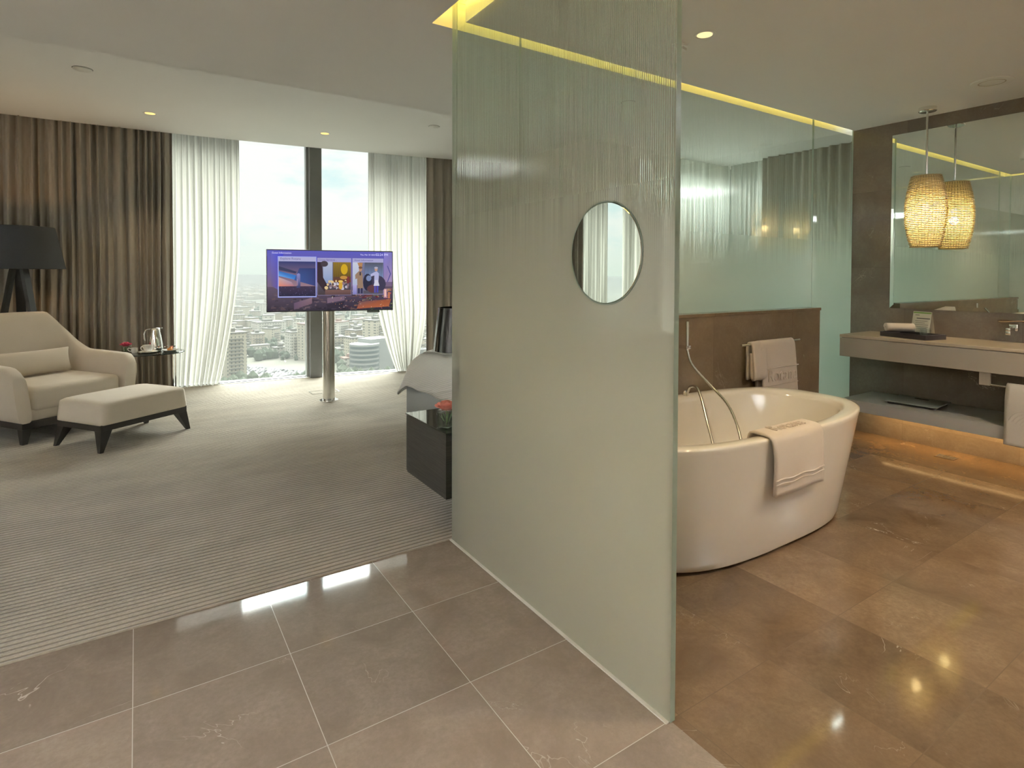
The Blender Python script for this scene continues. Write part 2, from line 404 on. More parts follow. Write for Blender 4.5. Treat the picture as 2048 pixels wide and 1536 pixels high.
        if bevel:
            md = o.modifiers.new('soft_edges', 'BEVEL'); md.width = bevel; md.segments = 3; md.limit_method = 'ANGLE'
        if subd:
            md = o.modifiers.new('smooth', 'SUBSURF'); md.levels = subd; md.render_levels = subd
        return o
def tag(o, label=None, cat=None, group=None, kind=None):
    if label: o['label'] = label
    if cat: o['category'] = cat
    if group: o['group'] = group
    if kind: o['kind'] = kind
    return o
def thing(name, label, cat, loc=(0, 0, 0), rz=0.0, group=None):
    o = bpy.data.objects.new(name, None); col.objects.link(o); o.empty_display_size = 0.1
    o.location = loc; o.rotation_euler = (0, 0, rz)
    return tag(o, label, cat, group)
def struct(o, label=None): 
    return tag(o, label, None, None, 'structure')
def copy_tree(o, parent=None):
    c = o.copy(); col.objects.link(c)
    if parent: c.parent = parent
    for ch in [x for x in o.children]: copy_tree(ch, c)
    return c
def kids(o): return list(o.children)

# ------------------------------------------------------------------ room data (metres; +Y towards the window, +X along it)
XA, XA2 = 1.280, 1.300          # short glass partition
YB, YB2 = 2.465, 2.477          # long glass partition
XW = 5.06                       # stone wall
ZC, ZU = 2.52, 2.85             # low and high ceiling
XL, YK = -5.8, -1.7             # far left and back walls
YS = 3.92                       # ceiling step
CY = 2.480                      # carpet edge
XBAY, YBAY, XJ = 5.72, 4.20, 4.31
def F(x): return 7.46 - 0.045*x - 0.025*x*x

# floors
struct(MB().box(XL, 1.290, YK, CY, -0.10, 0.0).build('floor', M['floor']))
struct(MB().box(1.290, XW, YK, CY, -0.10, 0.0).build('floor_bathroom', M['floorbath']))
poly = [(XL, CY), (XBAY, CY), (XBAY, YBAY), (XJ, YBAY)] + [(x, F(x)+0.02) for x in [4.31-0.2*i for i in range(0, 51)]] + [(XL, F(XL)+0.02)]
struct(MB().prism(poly, -0.10, 0.006).build('floor_carpet', M['carpet']))
struct(MB().box(XA-0.012, XA+0.0, 1.11, CY, 0, 0.004).build('trim_seal', M['plastic']))
# stone wall and the wall line behind it
struct(MB().box(XW, XW+0.30, YK, YB2, -0.1, ZC+0.12).build('wall_right', M['stone']))
struct(MB().box(XL-0.15, XL, YK, 8.2, -0.1, 3.1).build('wall_left', M['wallpaint']))
struct(MB().box(XL-0.15, XW+0.3, YK-0.15, YK, -0.1, 3.1).build('wall_back', M['wallpaint']))
struct(MB().box(XJ, XJ+0.12, YBAY+0.10, 7.25, -0.1, 3.0).build('wall_bay', M['wallpaint']))
struct(MB().box(XW+0.30, XBAY+0.15, YB2-0.17, YB2+0.10, -0.1, ZC+0.12).build('wall_bay_return', M['wallpaint']))
# ceilings with the light slots cut out
SLX0, SLX1, SLY0, SLY1 = 1.210, 1.342, YB-0.006, 2.556
b = MB()
b.prism([(XL, YK), (SLX0, YK), (SLX0, YS), (XL, YS)], ZC, ZC+0.10)
b.prism([(SLX0, SLY1), (XBAY+0.1, SLY1), (XBAY+0.1, YS), (SLX0, YS)], ZC, ZC+0.10)
b.prism([(XJ, YS), (XBAY+0.1, YS), (XBAY+0.1, YBAY+0.1), (XJ, YBAY+0.1)], ZC, ZC+0.10)
b.prism([(SLX0, YK), (SLX1, YK), (SLX1, 0.25), (SLX0, 0.25)], ZC, ZC+0.10)
b.prism([(SLX1, YK), (XW+0.02, YK), (XW+0.02, SLY0), (SLX1, SLY0)], ZC, ZC+0.10)
struct(b.build('ceiling', M['paint']))
b = MB()
b.prism([(XL, YS-0.02), (XJ, YS-0.02)] + [(x, F(x)-0.07) for x in [4.31-0.25*i for i in range(0, 41)]] + [(XL, F(XL)-0.07)], ZU, ZU+0.03)
struct(b.build('ceiling_raised', M['paint']))
struct(MB().prism([(XL, YS-0.02), (XJ+0.1, YS-0.02), (XJ+0.1, 7.9), (XL, 7.9)], 3.02, 3.10).build('ceiling_pocket', M['paint']))
struct(MB().box(XL, XJ, YS, YS+0.012, ZC, ZU).build('trim_ceiling_step', M['paint']))
b = MB()
b.box(SLX0-0.02, SLX0, 0.23, SLY1+0.02, ZC+0.10, ZC+0.16); b.box(SLX1, SLX1+0.02, 0.23, SLY0, ZC+0.10, ZC+0.16)
b.box(SLX0-0.02, SLX1+0.02, 0.23, 0.25, ZC+0.10, ZC+0.16)
b.box(SLX0-0.02, XW, SLY1, SLY1+0.02, ZC+0.10, ZC+0.16); b.box(SLX1, XW, SLY0-0.02, SLY0, ZC+0.10, ZC+0.16)
b.box(SLX0-0.02, SLX1+0.02, 0.23, SLY1+0.02, ZC+0.16, ZC+0.18); b.box(SLX1, XW, SLY0-0.02, SLY1+0.02, ZC+0.16, ZC+0.18)
struct(b.build('trim_cove', M['cove']))

# facade: glazing, mullions, sill
mull = [-5.75, -2.7, -1.2, 1.87, 4.20]
wx = 0
for a, c in zip(mull, mull[1:]):
    wx += 1
    ya, yc = F(a)+0.13, F(c)+0.13
    root = struct(thing('window_%d' % wx, None, None))
    L = math.hypot(c-a, yc-ya); an = math.atan2(yc-ya, c-a)
    MT = Matrix.Translation((a, ya, 0)) @ Matrix.Rotation(an, 4, 'Z')
    MB().box(0.0, L, -0.006, 0.006, 0.03, 3.0, mtx=MT).build('pane', M['pane'], root)
    MB().box(0.0, L, -0.025, 0.025, 0.0, 0.018, mtx=MT).box(0.0, L, -0.03, 0.03, 2.97, 3.05, mtx=MT).build('window_frame', M['blackgasket'], root)
    if a > -5.7:
        MB().box(-0.073, 0.073, -0.13, 0.04, 0, 3.02, 0.004, mtx=Matrix.Translation((a, ya, 0))).build('mullion', M['darkmetal'], root)
        MB().box(-0.098, -0.074, -0.05, 0.03, 0, 3.02, mtx=Matrix.Translation((a, ya, 0))).build('mullion_edge', M['framemetal'], root)
poly = [(x, F(x)+0.02) for x in [-5.8+0.25*i for i in range(0, 41)]] + [(x, F(x)+0.22) for x in [4.2-0.25*i for i in range(0, 41)]]
struct(MB().prism(poly, -0.10, 0.012).build('trim_sill', M['sill']))
root = struct(thing('window_7', None, None))
MB().box(XBAY+0.02, XBAY+0.032, 2.60, 4.14, 0.0, ZC).build('pane', M['pane'], root)
MB().box(XBAY-0.0, XBAY+0.05, 4.14, 4.26, 0, ZC).build('mullion', M['darkmetal'], root)
root = struct(thing('window_8', None, None))
MB().box(XJ+0.12, XBAY, YBAY+0.02, YBAY+0.032, 0.0, ZC).build('pane', M['pane'], root)

# ------------------------------------------------------------------ curtains
def curtain(name, label, cat, path, z0, z1, nf, amp, m, seed, edge=None, ns=None, nz=26, group=None, flare=0.25, irregular=0.5):
    """path(s) -> (x, y, nx, ny); edge(z01) -> (s0, s1) narrows it with height"""
    rnd = random.Random(seed)
    # irregular pleat phase table
    K = nf*2+3
    ph = [0.0]
    for i in range(K): ph.append(ph[-1] + 1.0 + irregular*(rnd.random()-0.5)*1.6)
    tot = ph[-1]; am = [amp*(0.55+0.75*rnd.random()) for _ in range(K+2)]
    wob = [(rnd.uniform(-1, 1), rnd.uniform(1.0, 3.0), rnd.uniform(0, 6.28)) for _ in range(K+2)]
    def fold(s):
        x = s*tot
        for i in range(K):
            if ph[i+1] >= x: break
        f = (x-ph[i])/(ph[i+1]-ph[i])
        sg = 1 if i % 2 == 0 else -1
        v = 1-abs(2*f-1)**1.6
        return i, sg*am[i]*v
    ns = ns or nf*16
    def fn(u, v):
        z = z0+(z1-z0)*v
        s0, s1 = edge(v) if edge else (0, 1)
        uu = u + (0.0030*math.sin(v*4.0+u*23+seed)+0.0022*math.sin(v*2.3-u*61+seed))*(1-v)
        uu = min(1, max(0, uu))
        i, off = fold(uu)
        w = wob[i]
        off *= (1.0+flare*(1-v)) * (0.75+0.25*math.sin(w[1]*v*3+w[2]))
        off += 0.3*amp*math.sin(u*nf*9.7+seed*2.0+v*1.3)*0.5
        x, y, nx, ny = path(s0+(s1-s0)*u)
        return (x+nx*off, y+ny*off, z)
    b = MB(); b.grid(fn, ns, nz)
    o = b.build(name, m, None, 180, fix=False)
    return tag(o, label, cat, group)
def fpath(xa, xb, dy):
    def p(s):
        x = xa+(xb-xa)*s
        return (x, F(x)+dy, 0, 1)
    return p
curtain('drape', 'wide taupe drape hanging in folds behind the black floor lamp and armchair', 'curtain', fpath(-3.63, 0.345, -0.035), 0.008, 2.97, 46, 0.058, M['drape'], 3, ns=1300, irregular=0.75)
curtain('drape', 'narrow taupe drape right of the window, behind the bed', 'curtain', fpath(3.24, 4.26, -0.03), 0.008, 2.97, 9, 0.040, M['drape'], 5)
def le(v):
    k = max(0, 1-v/0.55); return (0.0, 0.98 - 0.30*k**1.6 + (0.10 if v < 0.02 else 0)*0)
curtain('sheer_curtain', 'white sheer curtain between the taupe drape and the window view', 'curtain', fpath(0.30, 1.04, 0.035), 0.008, 2.97, 10, 0.024, M['sheer'], 8, edge=le, flare=0.5)
def re_(v):
    k = max(0, 1-v/0.55); return (0.02+0.46*k**1.7, 1.0-0.20*max(0, 1-v/0.3)**1.5)
curtain('sheer_curtain', 'white sheer curtain right of the television, beside the bed', 'curtain', fpath(2.50, 3.28, 0.035), 0.008, 2.97, 9, 0.024, M['sheer'], 11, edge=re_, flare=0.5)
curtain('sheer_curtain', 'cream sheer curtain seen only in the round mirror', 'curtain', fpath(-4.16, -3.655, 0.035), 0.008, 2.97, 8, 0.030, M['sheer'], 12)
curtain('sheer_curtain', 'pale sheer curtain by the far left wall, mirrored in the glass', 'curtain', fpath(-5.3, -4.46, 0.035), 0.008, 2.97, 9, 0.030, M['sheer'], 13)
def bayx(ya, yb, x):
    def p(s): return (x, ya+(yb-ya)*s, 1, 0)
    return p
def bayy(xa, xb, y):
    def p(s): return (xa+(xb-xa)*s, y, 0, 1)
    return p
curtain('drape', 'grey taupe drape seen through the long glass behind the bathtub', 'curtain', bayx(2.60, 3.56, 5.46), 0.008, ZC, 9, 0.035, M['drape'], 21)
curtain('sheer_curtain', 'bright sheer curtain in the glazed corner, next to the grey drape', 'curtain', bayx(3.57, 4.010, 5.55), 0.008, ZC, 7, 0.03, M['sheerbay'], 22)
curtain('sheer_curtain', 'pale sheer curtain across the end of the glazed corner', 'curtain', bayy(4.34, 5.60, 4.055), 0.008, ZC, 12, 0.03, M['sheerbay'], 23)

# ------------------------------------------------------------------ glass partitions
def panel(name, x0, x1, y0, y1, z0, z1, film, face, parent=None):
    """face: axis sign of the filmed side"""
    b = MB(); b.box(x0, x1, y0, y1, z0, z1)
    bmesh.ops.recalc_face_normals(b.b, faces=b.b.faces[:])
    for f in b.b.faces:
        n = f.normal
        f.material_index = 2
        ax = 0 if (x1-x0) < (y1-y0) else 1
        if abs(n[ax]) > 0.9: f.material_index = 0 if n[ax]*face > 0 else 1
    return b.build(name, [film, M['clearpart'], M['glassedge']], parent, fix=False)
root = thing('glass_partition', 'tall frosted pinstripe glass partition standing on the marble in the middle', 'partition', (XA, 1.8, 0))
o = panel('panel', XA, XA2, 1.105, YB2, 0.003, ZC+0.09, M['frostA'], -1); o.parent = root; o.matrix_parent_inverse = Matrix.Translation((-XA, -1.8, 0))
root = thing('glass_partition', 'long frosted glass partition behind the bathtub, with two vertical seams', 'partition', (3.0, YB, 0))
for xa, xb in ((XA2+0.002, 1.668), (1.673, 4.445), (4.450, XW-0.003)):
    o = panel('panel', xa, xb, YB, YB2, 0.007, ZC+0.09, M['frostB'], -1); o.parent = root; o.matrix_parent_inverse = Matrix.Translation((-3.0, -YB, 0))
# round mirror on the short partition
root = thing('round_mirror', 'round mirror fixed on the frosted glass partition', 'mirror', (XA, 1.395, 1.372))
RX = Matrix.Rotation(-PI/2, 4, 'Y')
MB().lathe([(0, 0.004), (0.163, 0.004), (0.1655, 0.0)], 64, mtx=RX).build('mirror_glass', M['mirror'], root, 30)
m_, t_ = mat('etched_ring'); out(t_, t_.mixs(0.06, pbsdf(t_, (0.50, 0.49, 0.43), 0.35).outputs[0], t_.n('ShaderNodeBsdfGlossy', {'Color': (1, 1, 1), 'Roughness': 0.05}).outputs[0])); M['ring'] = m_
MB().lathe([(0.1655, 0.0022), (0.1705, 0.0022), (0.1705, 0.0004), (0.1655, 0.0004), (0.1655, 0.0022)], 64, mtx=RX).build('mirror_rim', M['glassedge'], root, 30)
# half-height marble wall in front of the long glass
b = MB(); b.box(1.36, 4.39, 2.365, 2.455, 0.0, 1.035); struct(b.build('wall_half', M['brown_stone']))
struct(MB().box(1.355, 4.396, 2.358, 2.460, 1.035, 1.056, 0.002).build('trim_half_wall_cap', M['brown_stone']))

# cove light strips
root = thing('cove_light', 'yellow LED strip in the ceiling slot above the short glass partition', 'light')
MB().box(SLX0+0.006, SLX0+0.030, 0.3, SLY1-0.02, ZC+0.142, ZC+0.152).build('led_strip', M['led'], root)
MB().box(XA2+0.012, XA2+0.028, 0.3, SLY0, ZC+0.142, ZC+0.152).build('led_strip', M['led'], root)
root = thing('cove_light', 'yellow LED strip in the ceiling slot above the long glass partition', 'light')
MB().box(SLX1+0.02, XW-0.03, YB2+0.012, YB2+0.032, ZC+0.142, ZC+0.152).build('led_strip', M['led'], root)

# ------------------------------------------------------------------ ceiling fittings
def downlight(label, x, y, z, watts, r=0.05, glow='dlglow', group=None, tilt=0.0, spot=True, size=100):
    root = thing('downlight', label, 'ceiling light', (x, y, z), 0, group)
    MB().lathe([(r*0.78, 0.0), (r*1.0, -0.004), (r*1.12, -0.002), (r*1.12, 0.0)], 28).build('trim_ring', M['plastic'], root, 40)
    MB().lathe([(0, 0.0), (r*0.80, -0.0015)], 28).build('lens', M[glow], root, 40)
    if spot and watts:
        add_light('spot', 'SPOT', (0, 0, -0.03), watts, (1.0, 0.74, 0.42), parent=root, spot_size=math.radians(size), spot_blend=0.6, shadow_soft_size=0.04)
    return root
downlight('small lit downlight in the bedroom ceiling above the left drape', 0.125, 6.58, ZU, 25, 0.055)
downlight('small lit downlight in the bedroom ceiling above the television', 1.75, 6.43, ZU, 25, 0.055)
downlight('lit downlight in the bathroom ceiling right of the glass edge', 2.42, 1.91, ZC, 45, 0.048, 'dlglow2')
FILL_DL = 'warm ceiling downlight added out of view as fill light'  # extra unseen downlights, put in only to brighten the room
for x, y, z, w in ((2.4, 0.3, ZC, 70), (3.7, 0.1, ZC, 70), (4.75, 0.9, ZC, 40), (0.2, 0.7, ZC, 30), (-1.6, 0.6, ZC, 40), (-3.4, 1.2, ZC, 40), (0.4, -0.7, ZC, 30), (-2.6, 5.4, ZU, 25)):
    downlight(FILL_DL, x, y, z, w, 0.048, 'dlglow2', 'added downlights out of view')
def fill_uplighter(x, y, watts, h=1.72, zc=ZC):  # unseen lamp, added to fill the room with light off the ceiling
    root = thing('fill_uplight_lamp', 'tall bowl uplighter lamp added out of view as fill light', 'lamp', (x, y, 0.0), 0, 'added uplighters out of view')
    MB().lathe([(0, 0), (0.14, 0), (0.14, 0.02), (0.013, 0.03), (0.013, h-0.12), (0, h-0.12)], 28).build('stand', M['steel'], root, 40)
    MB().lathe([(0.02, h-0.13), (0.12, h-0.09), (0.19, h), (0.184, h), (0.115, h-0.082), (0.02, h-0.12)], 36).build('bowl', M['steel'], root, 40)
    add_light('fill_uplight', 'AREA', (0, 0, h+0.004), watts, (0.95, 0.975, 1.0), (PI, 0, 0), root, shape='DISK', size=0.34, spread=math.radians(92))
for x, y, w in ((-2.6, -0.8, 330), (-4.5, 1.8, 280), (3.3, -0.8, 60)): fill_uplighter(x, y, w)
def detector(label, x, y, z, r=0.058):
    root = thing('smoke_detector', label, 'smoke detector', (x, y, z))
    MB().lathe([(0, -0.012), (r*0.8, -0.012), (r, -0.006), (r, 0.0)], 32).build('cover_plate', M['plastic'], root, 40)
    MB().lathe([(r, -0.001), (r*1.06, -0.001), (r*1.06, 0.0), (r, 0.0)], 32).build('gap_ring', M['grey_slot'], root, 40)
detector('flat white detector disc on the bedroom ceiling, upper left', -0.327, 5.44, ZU, 0.062)
detector('flat white detector disc on the bedroom ceiling beside the frosted glass', 2.62, 5.48, ZU, 0.055)
detector('small white disc on the ceiling just beyond the long glass', 2.92, 2.95, ZC, 0.05)
root = thing('ceiling_speaker', 'round white ceiling speaker above the vanity', 'speaker', (4.49, 1.365, ZC))
MB().lathe([(0.062, -0.006), (0.085, -0.010), (0.108, -0.006), (0.110, 0)], 40).build('speaker_rim', M['plastic'], root, 40)
MB().lathe([(0, -0.004), (0.064, -0.004)], 40).build('speaker_grille', M['plastic'], root, 40)
MB().lathe([(0.0625, -0.0075), (0.070, -0.0080)], 40).build('speaker_gap', M['vanity'], root, 40)
root = thing('ceiling_hook', 'small white bracket on the bathroom ceiling by the glass edge', 'bracket', (2.40, 2.06, ZC))
MB().box(-0.03, 0.05, -0.02, 0.02, -0.008, 0).build('bracket_plate', M['plastic'], root)
MB().box(0.02, 0.05, -0.015, 0.015, -0.022, -0.008, mtx=Matrix.Rotation(0.2, 4, 'Y')).build('bracket_arm', M['plastic'], root)

# ------------------------------------------------------------------ pendant lamp
root = thing('pendant_lamp', 'woven glass-bead pendant lamp hanging before the wall mirror', 'lamp', (4.80, 1.83, ZC))
MB().lathe([(0, -0.030), (0.052, -0.030), (0.056, -0.026), (0.056, 0)], 40).build('ceiling_canopy', M['chrome'], root, 40)
MB().tube([(0, 0, -0.03), (0, 0, -0.56)], 0.007, 12).build('stem', M['steel'], root, 60)
zt, zb = -0.495, -1.005
def brad(f):  # f 0 top .. 1 bottom
    return 0.081 + 0.043*math.sin(PI*min(1, max(0, (f*0.94+0.03))))**0.85
b = MB(); NR = 40
for i in range(NR):
    f = i/(NR-1); z = zt+(zb-zt)*f; r = brad(f)
    pts = [((r+0.0045*math.cos(k*PI+i*PI))*math.cos(2*PI*k/72), (r+0.0045*math.cos(k*PI+i*PI))*math.sin(2*PI*k/72), z+0.0010*math.sin(k*2.1+i)) for k in range(72)]
    b.tube(pts, 0.0038, 5, closed=True)
b.build('woven_shade', M['beads'], root, 180)
b = MB()
for k in range(36):
    a = 2*PI*k/36
    b.tube([(brad(f/12)*math.cos(a), brad(f/12)*math.sin(a), zt+(zb-zt)*f/12) for f in range(13)], 0.0016, 4)
b.build('shade_ribs', M['steel'], root, 180)
b = MB(); b.lathe([(brad(i/16)-0.008, zt+(zb-zt)*i/16) for i in range(17)], 40); b.build('shade_liner', M['liner'], root, 180)
MB().sphere((0, 0, -0.72), 0.026).build('bulb', M['bulb'], root, 180)
MB().disc(0, 0, -0.60, 0.02, 0.09, 16).build('bulb_socket', M['chrome'], root, 40)
add_light('bulb_light', 'POINT', (0, 0, -0.79), 3.6, (1.0, 0.80, 0.42), parent=root, shadow_soft_size=0.03)

# ------------------------------------------------------------------ wall mirror
root = thing('wall_mirror', 'large frameless wall mirror with a slanted glass rim above the vanity', 'mirror', (XW, 1.0, 1.73))
y0, y1, z0, z1 = -0.7, 1.165, -0.685, 0.690
bw = 0.030
b = MB()
o_ = [(0, y0, z0), (0, y1, z0), (0, y1, z1), (0, y0, z1)]
e_ = [(-0.008, y0, z0), (-0.008, y1, z0), (-0.008, y1, z1), (-0.008, y0, z1)]
i_ = [(-0.0095, y0+bw, z0+bw), (-0.0095, y1-bw, z0+bw), (-0.0095, y1-bw, z1-bw), (-0.0095, y0+bw, z1-bw)]
b.loft([o_, e_, i_]); b.build('mirror_glass', M['mirror'], root)

# ------------------------------------------------------------------ vanity
XF = 4.57; YE = 2.305; Y9 = -0.7
root = thing('vanity_unit', 'taupe wall-hung vanity counter with a washbasin below the mirror', 'vanity', (4.8, 1.0, 0))
def wb(x0, x1, y0, y1, z0, z1, name, m, par, loc=None, bev=0.0, smooth=None):
    lx, ly, lz = par.location
    return MB().box(x0-lx, x1-lx, y0-ly, y1-ly, z0-lz, z1-lz, bev).build(name, m, par, smooth)
wb(XF-0.004, XW-0.003, Y9, YE, 0.826, 0.848, 'countertop', M['vanitytop'], root, bev=0.002)
wb(XF, XW-0.003, Y9, YE, 0.680, 0.822, 'drawer_front', M['vanity'], root, bev=0.0015)
wb(XF+0.012, XW-0.003, Y9, YE-0.01, 0.820, 0.828, 'shadow_gap', M['ink'], root)
b = MB(); cxb, cyb = 4.83-4.8, 1.10-1.0
def basin(u, v):
    a = 2*PI*u; k = v
    r = 0.235*(1-k)+0.05*k
    n = 4.0
    c, s = math.cos(a), math.sin(a)
    q = (abs(c)**n+abs(s)**n)**(-1/n)
    return (cxb+0.75*r*q*c, cyb+1.2*r*q*s, 0.8495-0.0008-0.0*k + (0.0014 if k < 0.12 else -0.0))
b.grid(basin, 48, 6, closeu=True)
b.build('basin_rim', M['vanitytop'], root, 60)
root = thing('vanity_shelf', 'long grey lower shelf under the vanity with warm light beneath', 'shelf', (4.8, 1.0, 0))
wb(XF+0.005, XW-0.003, Y9, 2.285, 0.268, 0.352, 'shelf_board', M['shelf'], root, bev=0.0015)
wb(4.925, 4.955, Y9+0.1, 2.25, 0.256, 0.266, 'led_strip', M['ledwarm'], root)
add_light('led_glow', 'AREA', (4.94-4.8, 0.8-1.0, 0.254), 9.0, (1.0, 0.62, 0.26), parent=root, shape='RECTANGLE', size=0.03, size_y=2.9)
wb(4.885, 4.895, Y9, 2.285, 0.226, 0.268, 'led_shield', M['shelf'], root)  # unseen lip added to keep the LED out of the floor reflection
root = thing('wall_bracket', 'small dark bracket under the front edge of the lower vanity shelf', 'bracket', (4.72, 1.83, 0.268))
MB().box(-0.008, 0.008, -0.055, 0.055, -0.012, -0.004, 0.002).build('bar', M['black'], root)
for q in (-0.055, 0.043): MB().box(-0.008, 0.008, q, q+0.012, -0.012, 0.0).build('arm', M['black'], root)
# bathroom scale
b = thing('bathroom_scale', 'flat glass bathroom scale lying on the lower vanity shelf', 'scale', (4.825, 1.87, 0.352), math.radians(4))
MB().box(-0.155, 0.155, -0.165, 0.165, 0.016, 0.024, 0.002).build('platform', simple('grey_green_glass', (0.30, 0.325, 0.295), 0.30, var=0.02), b)
for sx in (-1, 1):
    for sy in (-1, 1): MB().disc(sx*0.12, sy*0.13, 0.0, 0.022, 0.016, 20).build('foot', M['ink'], b, 40)
MB().box(0.08, 0.11, -0.045, 0.045, 0.024, 0.0246).build('display', M['ink'], b)
# faucet
root = thing('wall_faucet', 'chrome wall faucet with a flat copper lever above the basin', 'faucet', (XW, 1.40, 0.0))
MB().box(-0.035, 0, -0.045, 0.005, 0.925, 0.975, 0.006).build('faucet_body', M['chrome'], root, 40)
MB().box(-0.16, -0.03, -0.04, -0.012, 0.928, 0.952, 0.006).box(-0.16, -0.135, -0.04, -0.012, 0.905, 0.93, 0.004).build('spout', M['chrome'], root, 40)
b = MB()
def lever(u, v):
    a = 2*PI*u; c, s = math.cos(a), math.sin(a); k = 1-v
    return (-0.04+0.04*k*c, -0.02+0.085*k*s, 0.992+0.006*math.sin(a*2)*k+0.007*(1-k))
b.grid(lever, 32, 5, closeu=True); b.build('lever', M['copper'], root, 180, solid=0.004)
# towel rail under the counter and the hand towel
root = thing('towel_rail', 'short chrome towel rail fixed below the vanity counter', 'towel rail', (4.60, 1.40, 0.68))
MB().box(-0.012, 0.012, -0.028, 0.028, -0.085, 0.0, 0.001).build('bracket', M['vanity'], root)
MB().tube([(0, 0.03, -0.079), (0, -0.62, -0.079)], 0.006, 12).build('rail', M['chrome'], root, 60)
MB().box(-0.012, 0.012, -0.66, -0.60, -0.085, 0.0, 0.001).build('bracket', M['vanity'], root)

def towel(name, label, path, w0, w1, axis, m, th=0.012, wave=0.004, seed=1, nw=22, cat='towel', group=None, skew=0.0, fine=2):
    """path: list of 2D points (p, z) swept along the other horizontal axis between w0 and w1"""
    rnd = random.Random(seed)
    # resample
    pts = []
    for (a, b_) in zip(path, path[1:]):
        k = max(2, int(math.hypot(b_[0]-a[0], b_[1]-a[1])/0.02))
        for i in range(k): pts.append((a[0]+(b_[0]-a[0])*i/k, a[1]+(b_[1]-a[1])*i/k))
    pts.append(path[-1])
    # soften corners
    for _ in range(fine):
        pts = [pts[0]]+[((pts[i-1][0]+2*pts[i][0]+pts[i+1][0])/4, (pts[i-1][1]+2*pts[i][1]+pts[i+1][1])/4) for i in range(1, len(pts)-1)]+[pts[-1]]
    ph = rnd.random()*6
    n = len(pts)
    def fn(u, v):
        i = min(n-1, int(round(v*(n-1)))); p, z = pts[i]
        top = max(q[1] for q in pts)
        hang = (top-z)
        w = w0+(w1-w0)*u
        w += skew*hang
        d = wave*math.sin(u*9+ph+hang*6)*min(1, hang/0.12)
        z2 = z + wave*0.8*math.sin(u*7+ph*2)*min(1, hang/0.2)
        return (p+d, w, z2) if axis == 'y' else (w, p+d, z2)
    b = MB(); b.grid(fn, nw, n)
    o = b.build(name, m, None, 180, solid=th, fix=False)
    return tag(o, label, cat, group)
o = towel('hand_towel', 'white hand towel with wave embossing on the rail below the vanity', [(4.634, 0.40), (4.622, 0.61), (4.602, 0.626), (4.578, 0.614), (4.558, 0.54), (4.556, 0.245)], 1.285, 0.80, 'y', M['towelgrey'], 0.012, 0.003, 4)
b = MB()
for k in range(6):
    r = 0.02+0.020*k
    b.tube([(4.5485, 1.15+r*math.cos(a), 0.36+r*math.sin(a)) for a in [math.radians(d) for d in range(20, 171, 10)]], 0.0028, 6)
b.build('embossed_wave', M['towelgrey'], o, 180)

# tray with things on the counter
tx, ty = 4.76, 1.885
tr = math.radians(-14)
root = thing('vanity_tray', 'dark rectangular tray on the vanity counter', 'tray', (tx, ty, 0.848), tr)
MB().box(-0.10, 0.10, -0.165, 0.165, 0.0, 0.006).build('tray_base', M['darktray'], root)
MB().box(-0.105, -0.097, -0.17, 0.17, 0, 0.036, 0.002).box(0.097, 0.105, -0.17, 0.17, 0, 0.036, 0.002).box(-0.105, 0.105, -0.17, -0.162, 0, 0.036, 0.002).box(-0.105, 0.105, 0.162, 0.17, 0, 0.036, 0.002).build('tray_rim', M['darktray'], root, 40)
MB().box(-0.045, 0.03, 0.170, 0.1712, 0.010, 0.024).build('label_plate', M['plastic'], root)
def onp(x, y, z): return (tx+x*math.cos(tr)-y*math.sin(tr), ty+x*math.sin(tr)+y*math.cos(tr), 0.848+z)
root = thing('rolled_towel', 'cream washcloth rolled up on the left end of the dark tray', 'towel', onp(-0.01, 0.090, 0.034), tr+0.95)
b = MB()
prof = [(0.030*math.cos(a)*(1-0.06*a/6), 0.022+0.020*math.sin(a)*(1-0.06*a/6)) for a in [i*0.35 for i in range(0, 52)]]
prof = [((0.046-0.0007*i)*math.cos(i*0.35)*1.05, 0.033+(0.032-0.0005*i)*math.sin(i*0.35)) for i in range(52)]
b.grid(lambda u, v: (prof[min(51, int(round(v*51)))][0], -0.09+0.18*u, prof[min(51, int(round(v*51)))][1]), 8, 52)
b.build('cloth_roll', M['towel'], root, 180, solid=0.005)
for nm, (x, y), lab in (('drinking_glass', (0.045, -0.035), 'upturned drinking glass on the dark tray, nearer the tent card'), ('drinking_glass', (-0.01, -0.10), 'upturned drinking glass at the right end of the dark tray')):
    root = thing(nm, lab, 'glass', onp(x, y, 0.0065))
    MB().lathe([(0.034, 0.0), (0.036, 0.004), (0.034, 0.06), (0.031, 0.072), (0.028, 0.074), (0, 0.074)], 28).build('bowl', M['tumbler'], root, 40)
    MB().lathe([(0.0, 0.066), (0.028, 0.066), (0.031, 0.060), (0.032, 0.004)], 28).build('inner_wall', M['tumbler'], root, 40)
root = thing('tent_card', 'cream notice card with a green top edge standing behind the tray', 'card', (4.955, 1.915, 0.848), math.radians(-20))
def slab(nm, y0, y1, z0, z1, x0, x1, m): MB().box(x0, x1, y0, y1, z0, z1, mtx=Matrix.Rotation(0.16, 4, 'Y')).build(nm, m, root)
slab('card_sheet', -0.075, 0.075, 0.0, 0.185, -0.0015, 0.0, M['card'])
slab('green_band', -0.072, 0.072, 0.170, 0.1815, -0.0022, -0.0015, M['cardgreen'])
b = MB(); R16 = Matrix.Rotation(0.16, 4, 'Y')
b.box(-0.0022, -0.0015, 0.02, 0.055, 0.155, 0.159, mtx=R16); b.box(-0.0022, -0.0015, -0.068, 0.04, 0.130, 0.136, mtx=R16)
for k, (a, c) in enumerate(((-0.05, 0.05), (-0.03, 0.045), (-0.06, 0.05), (-0.06, 0.05), (-0.06, 0.02))): b.box(-0.0022, -0.0015, a, c, 0.112-k*0.014, 0.1145-k*0.014, mtx=R16)
b.build('print_lines', M['ink'], root)
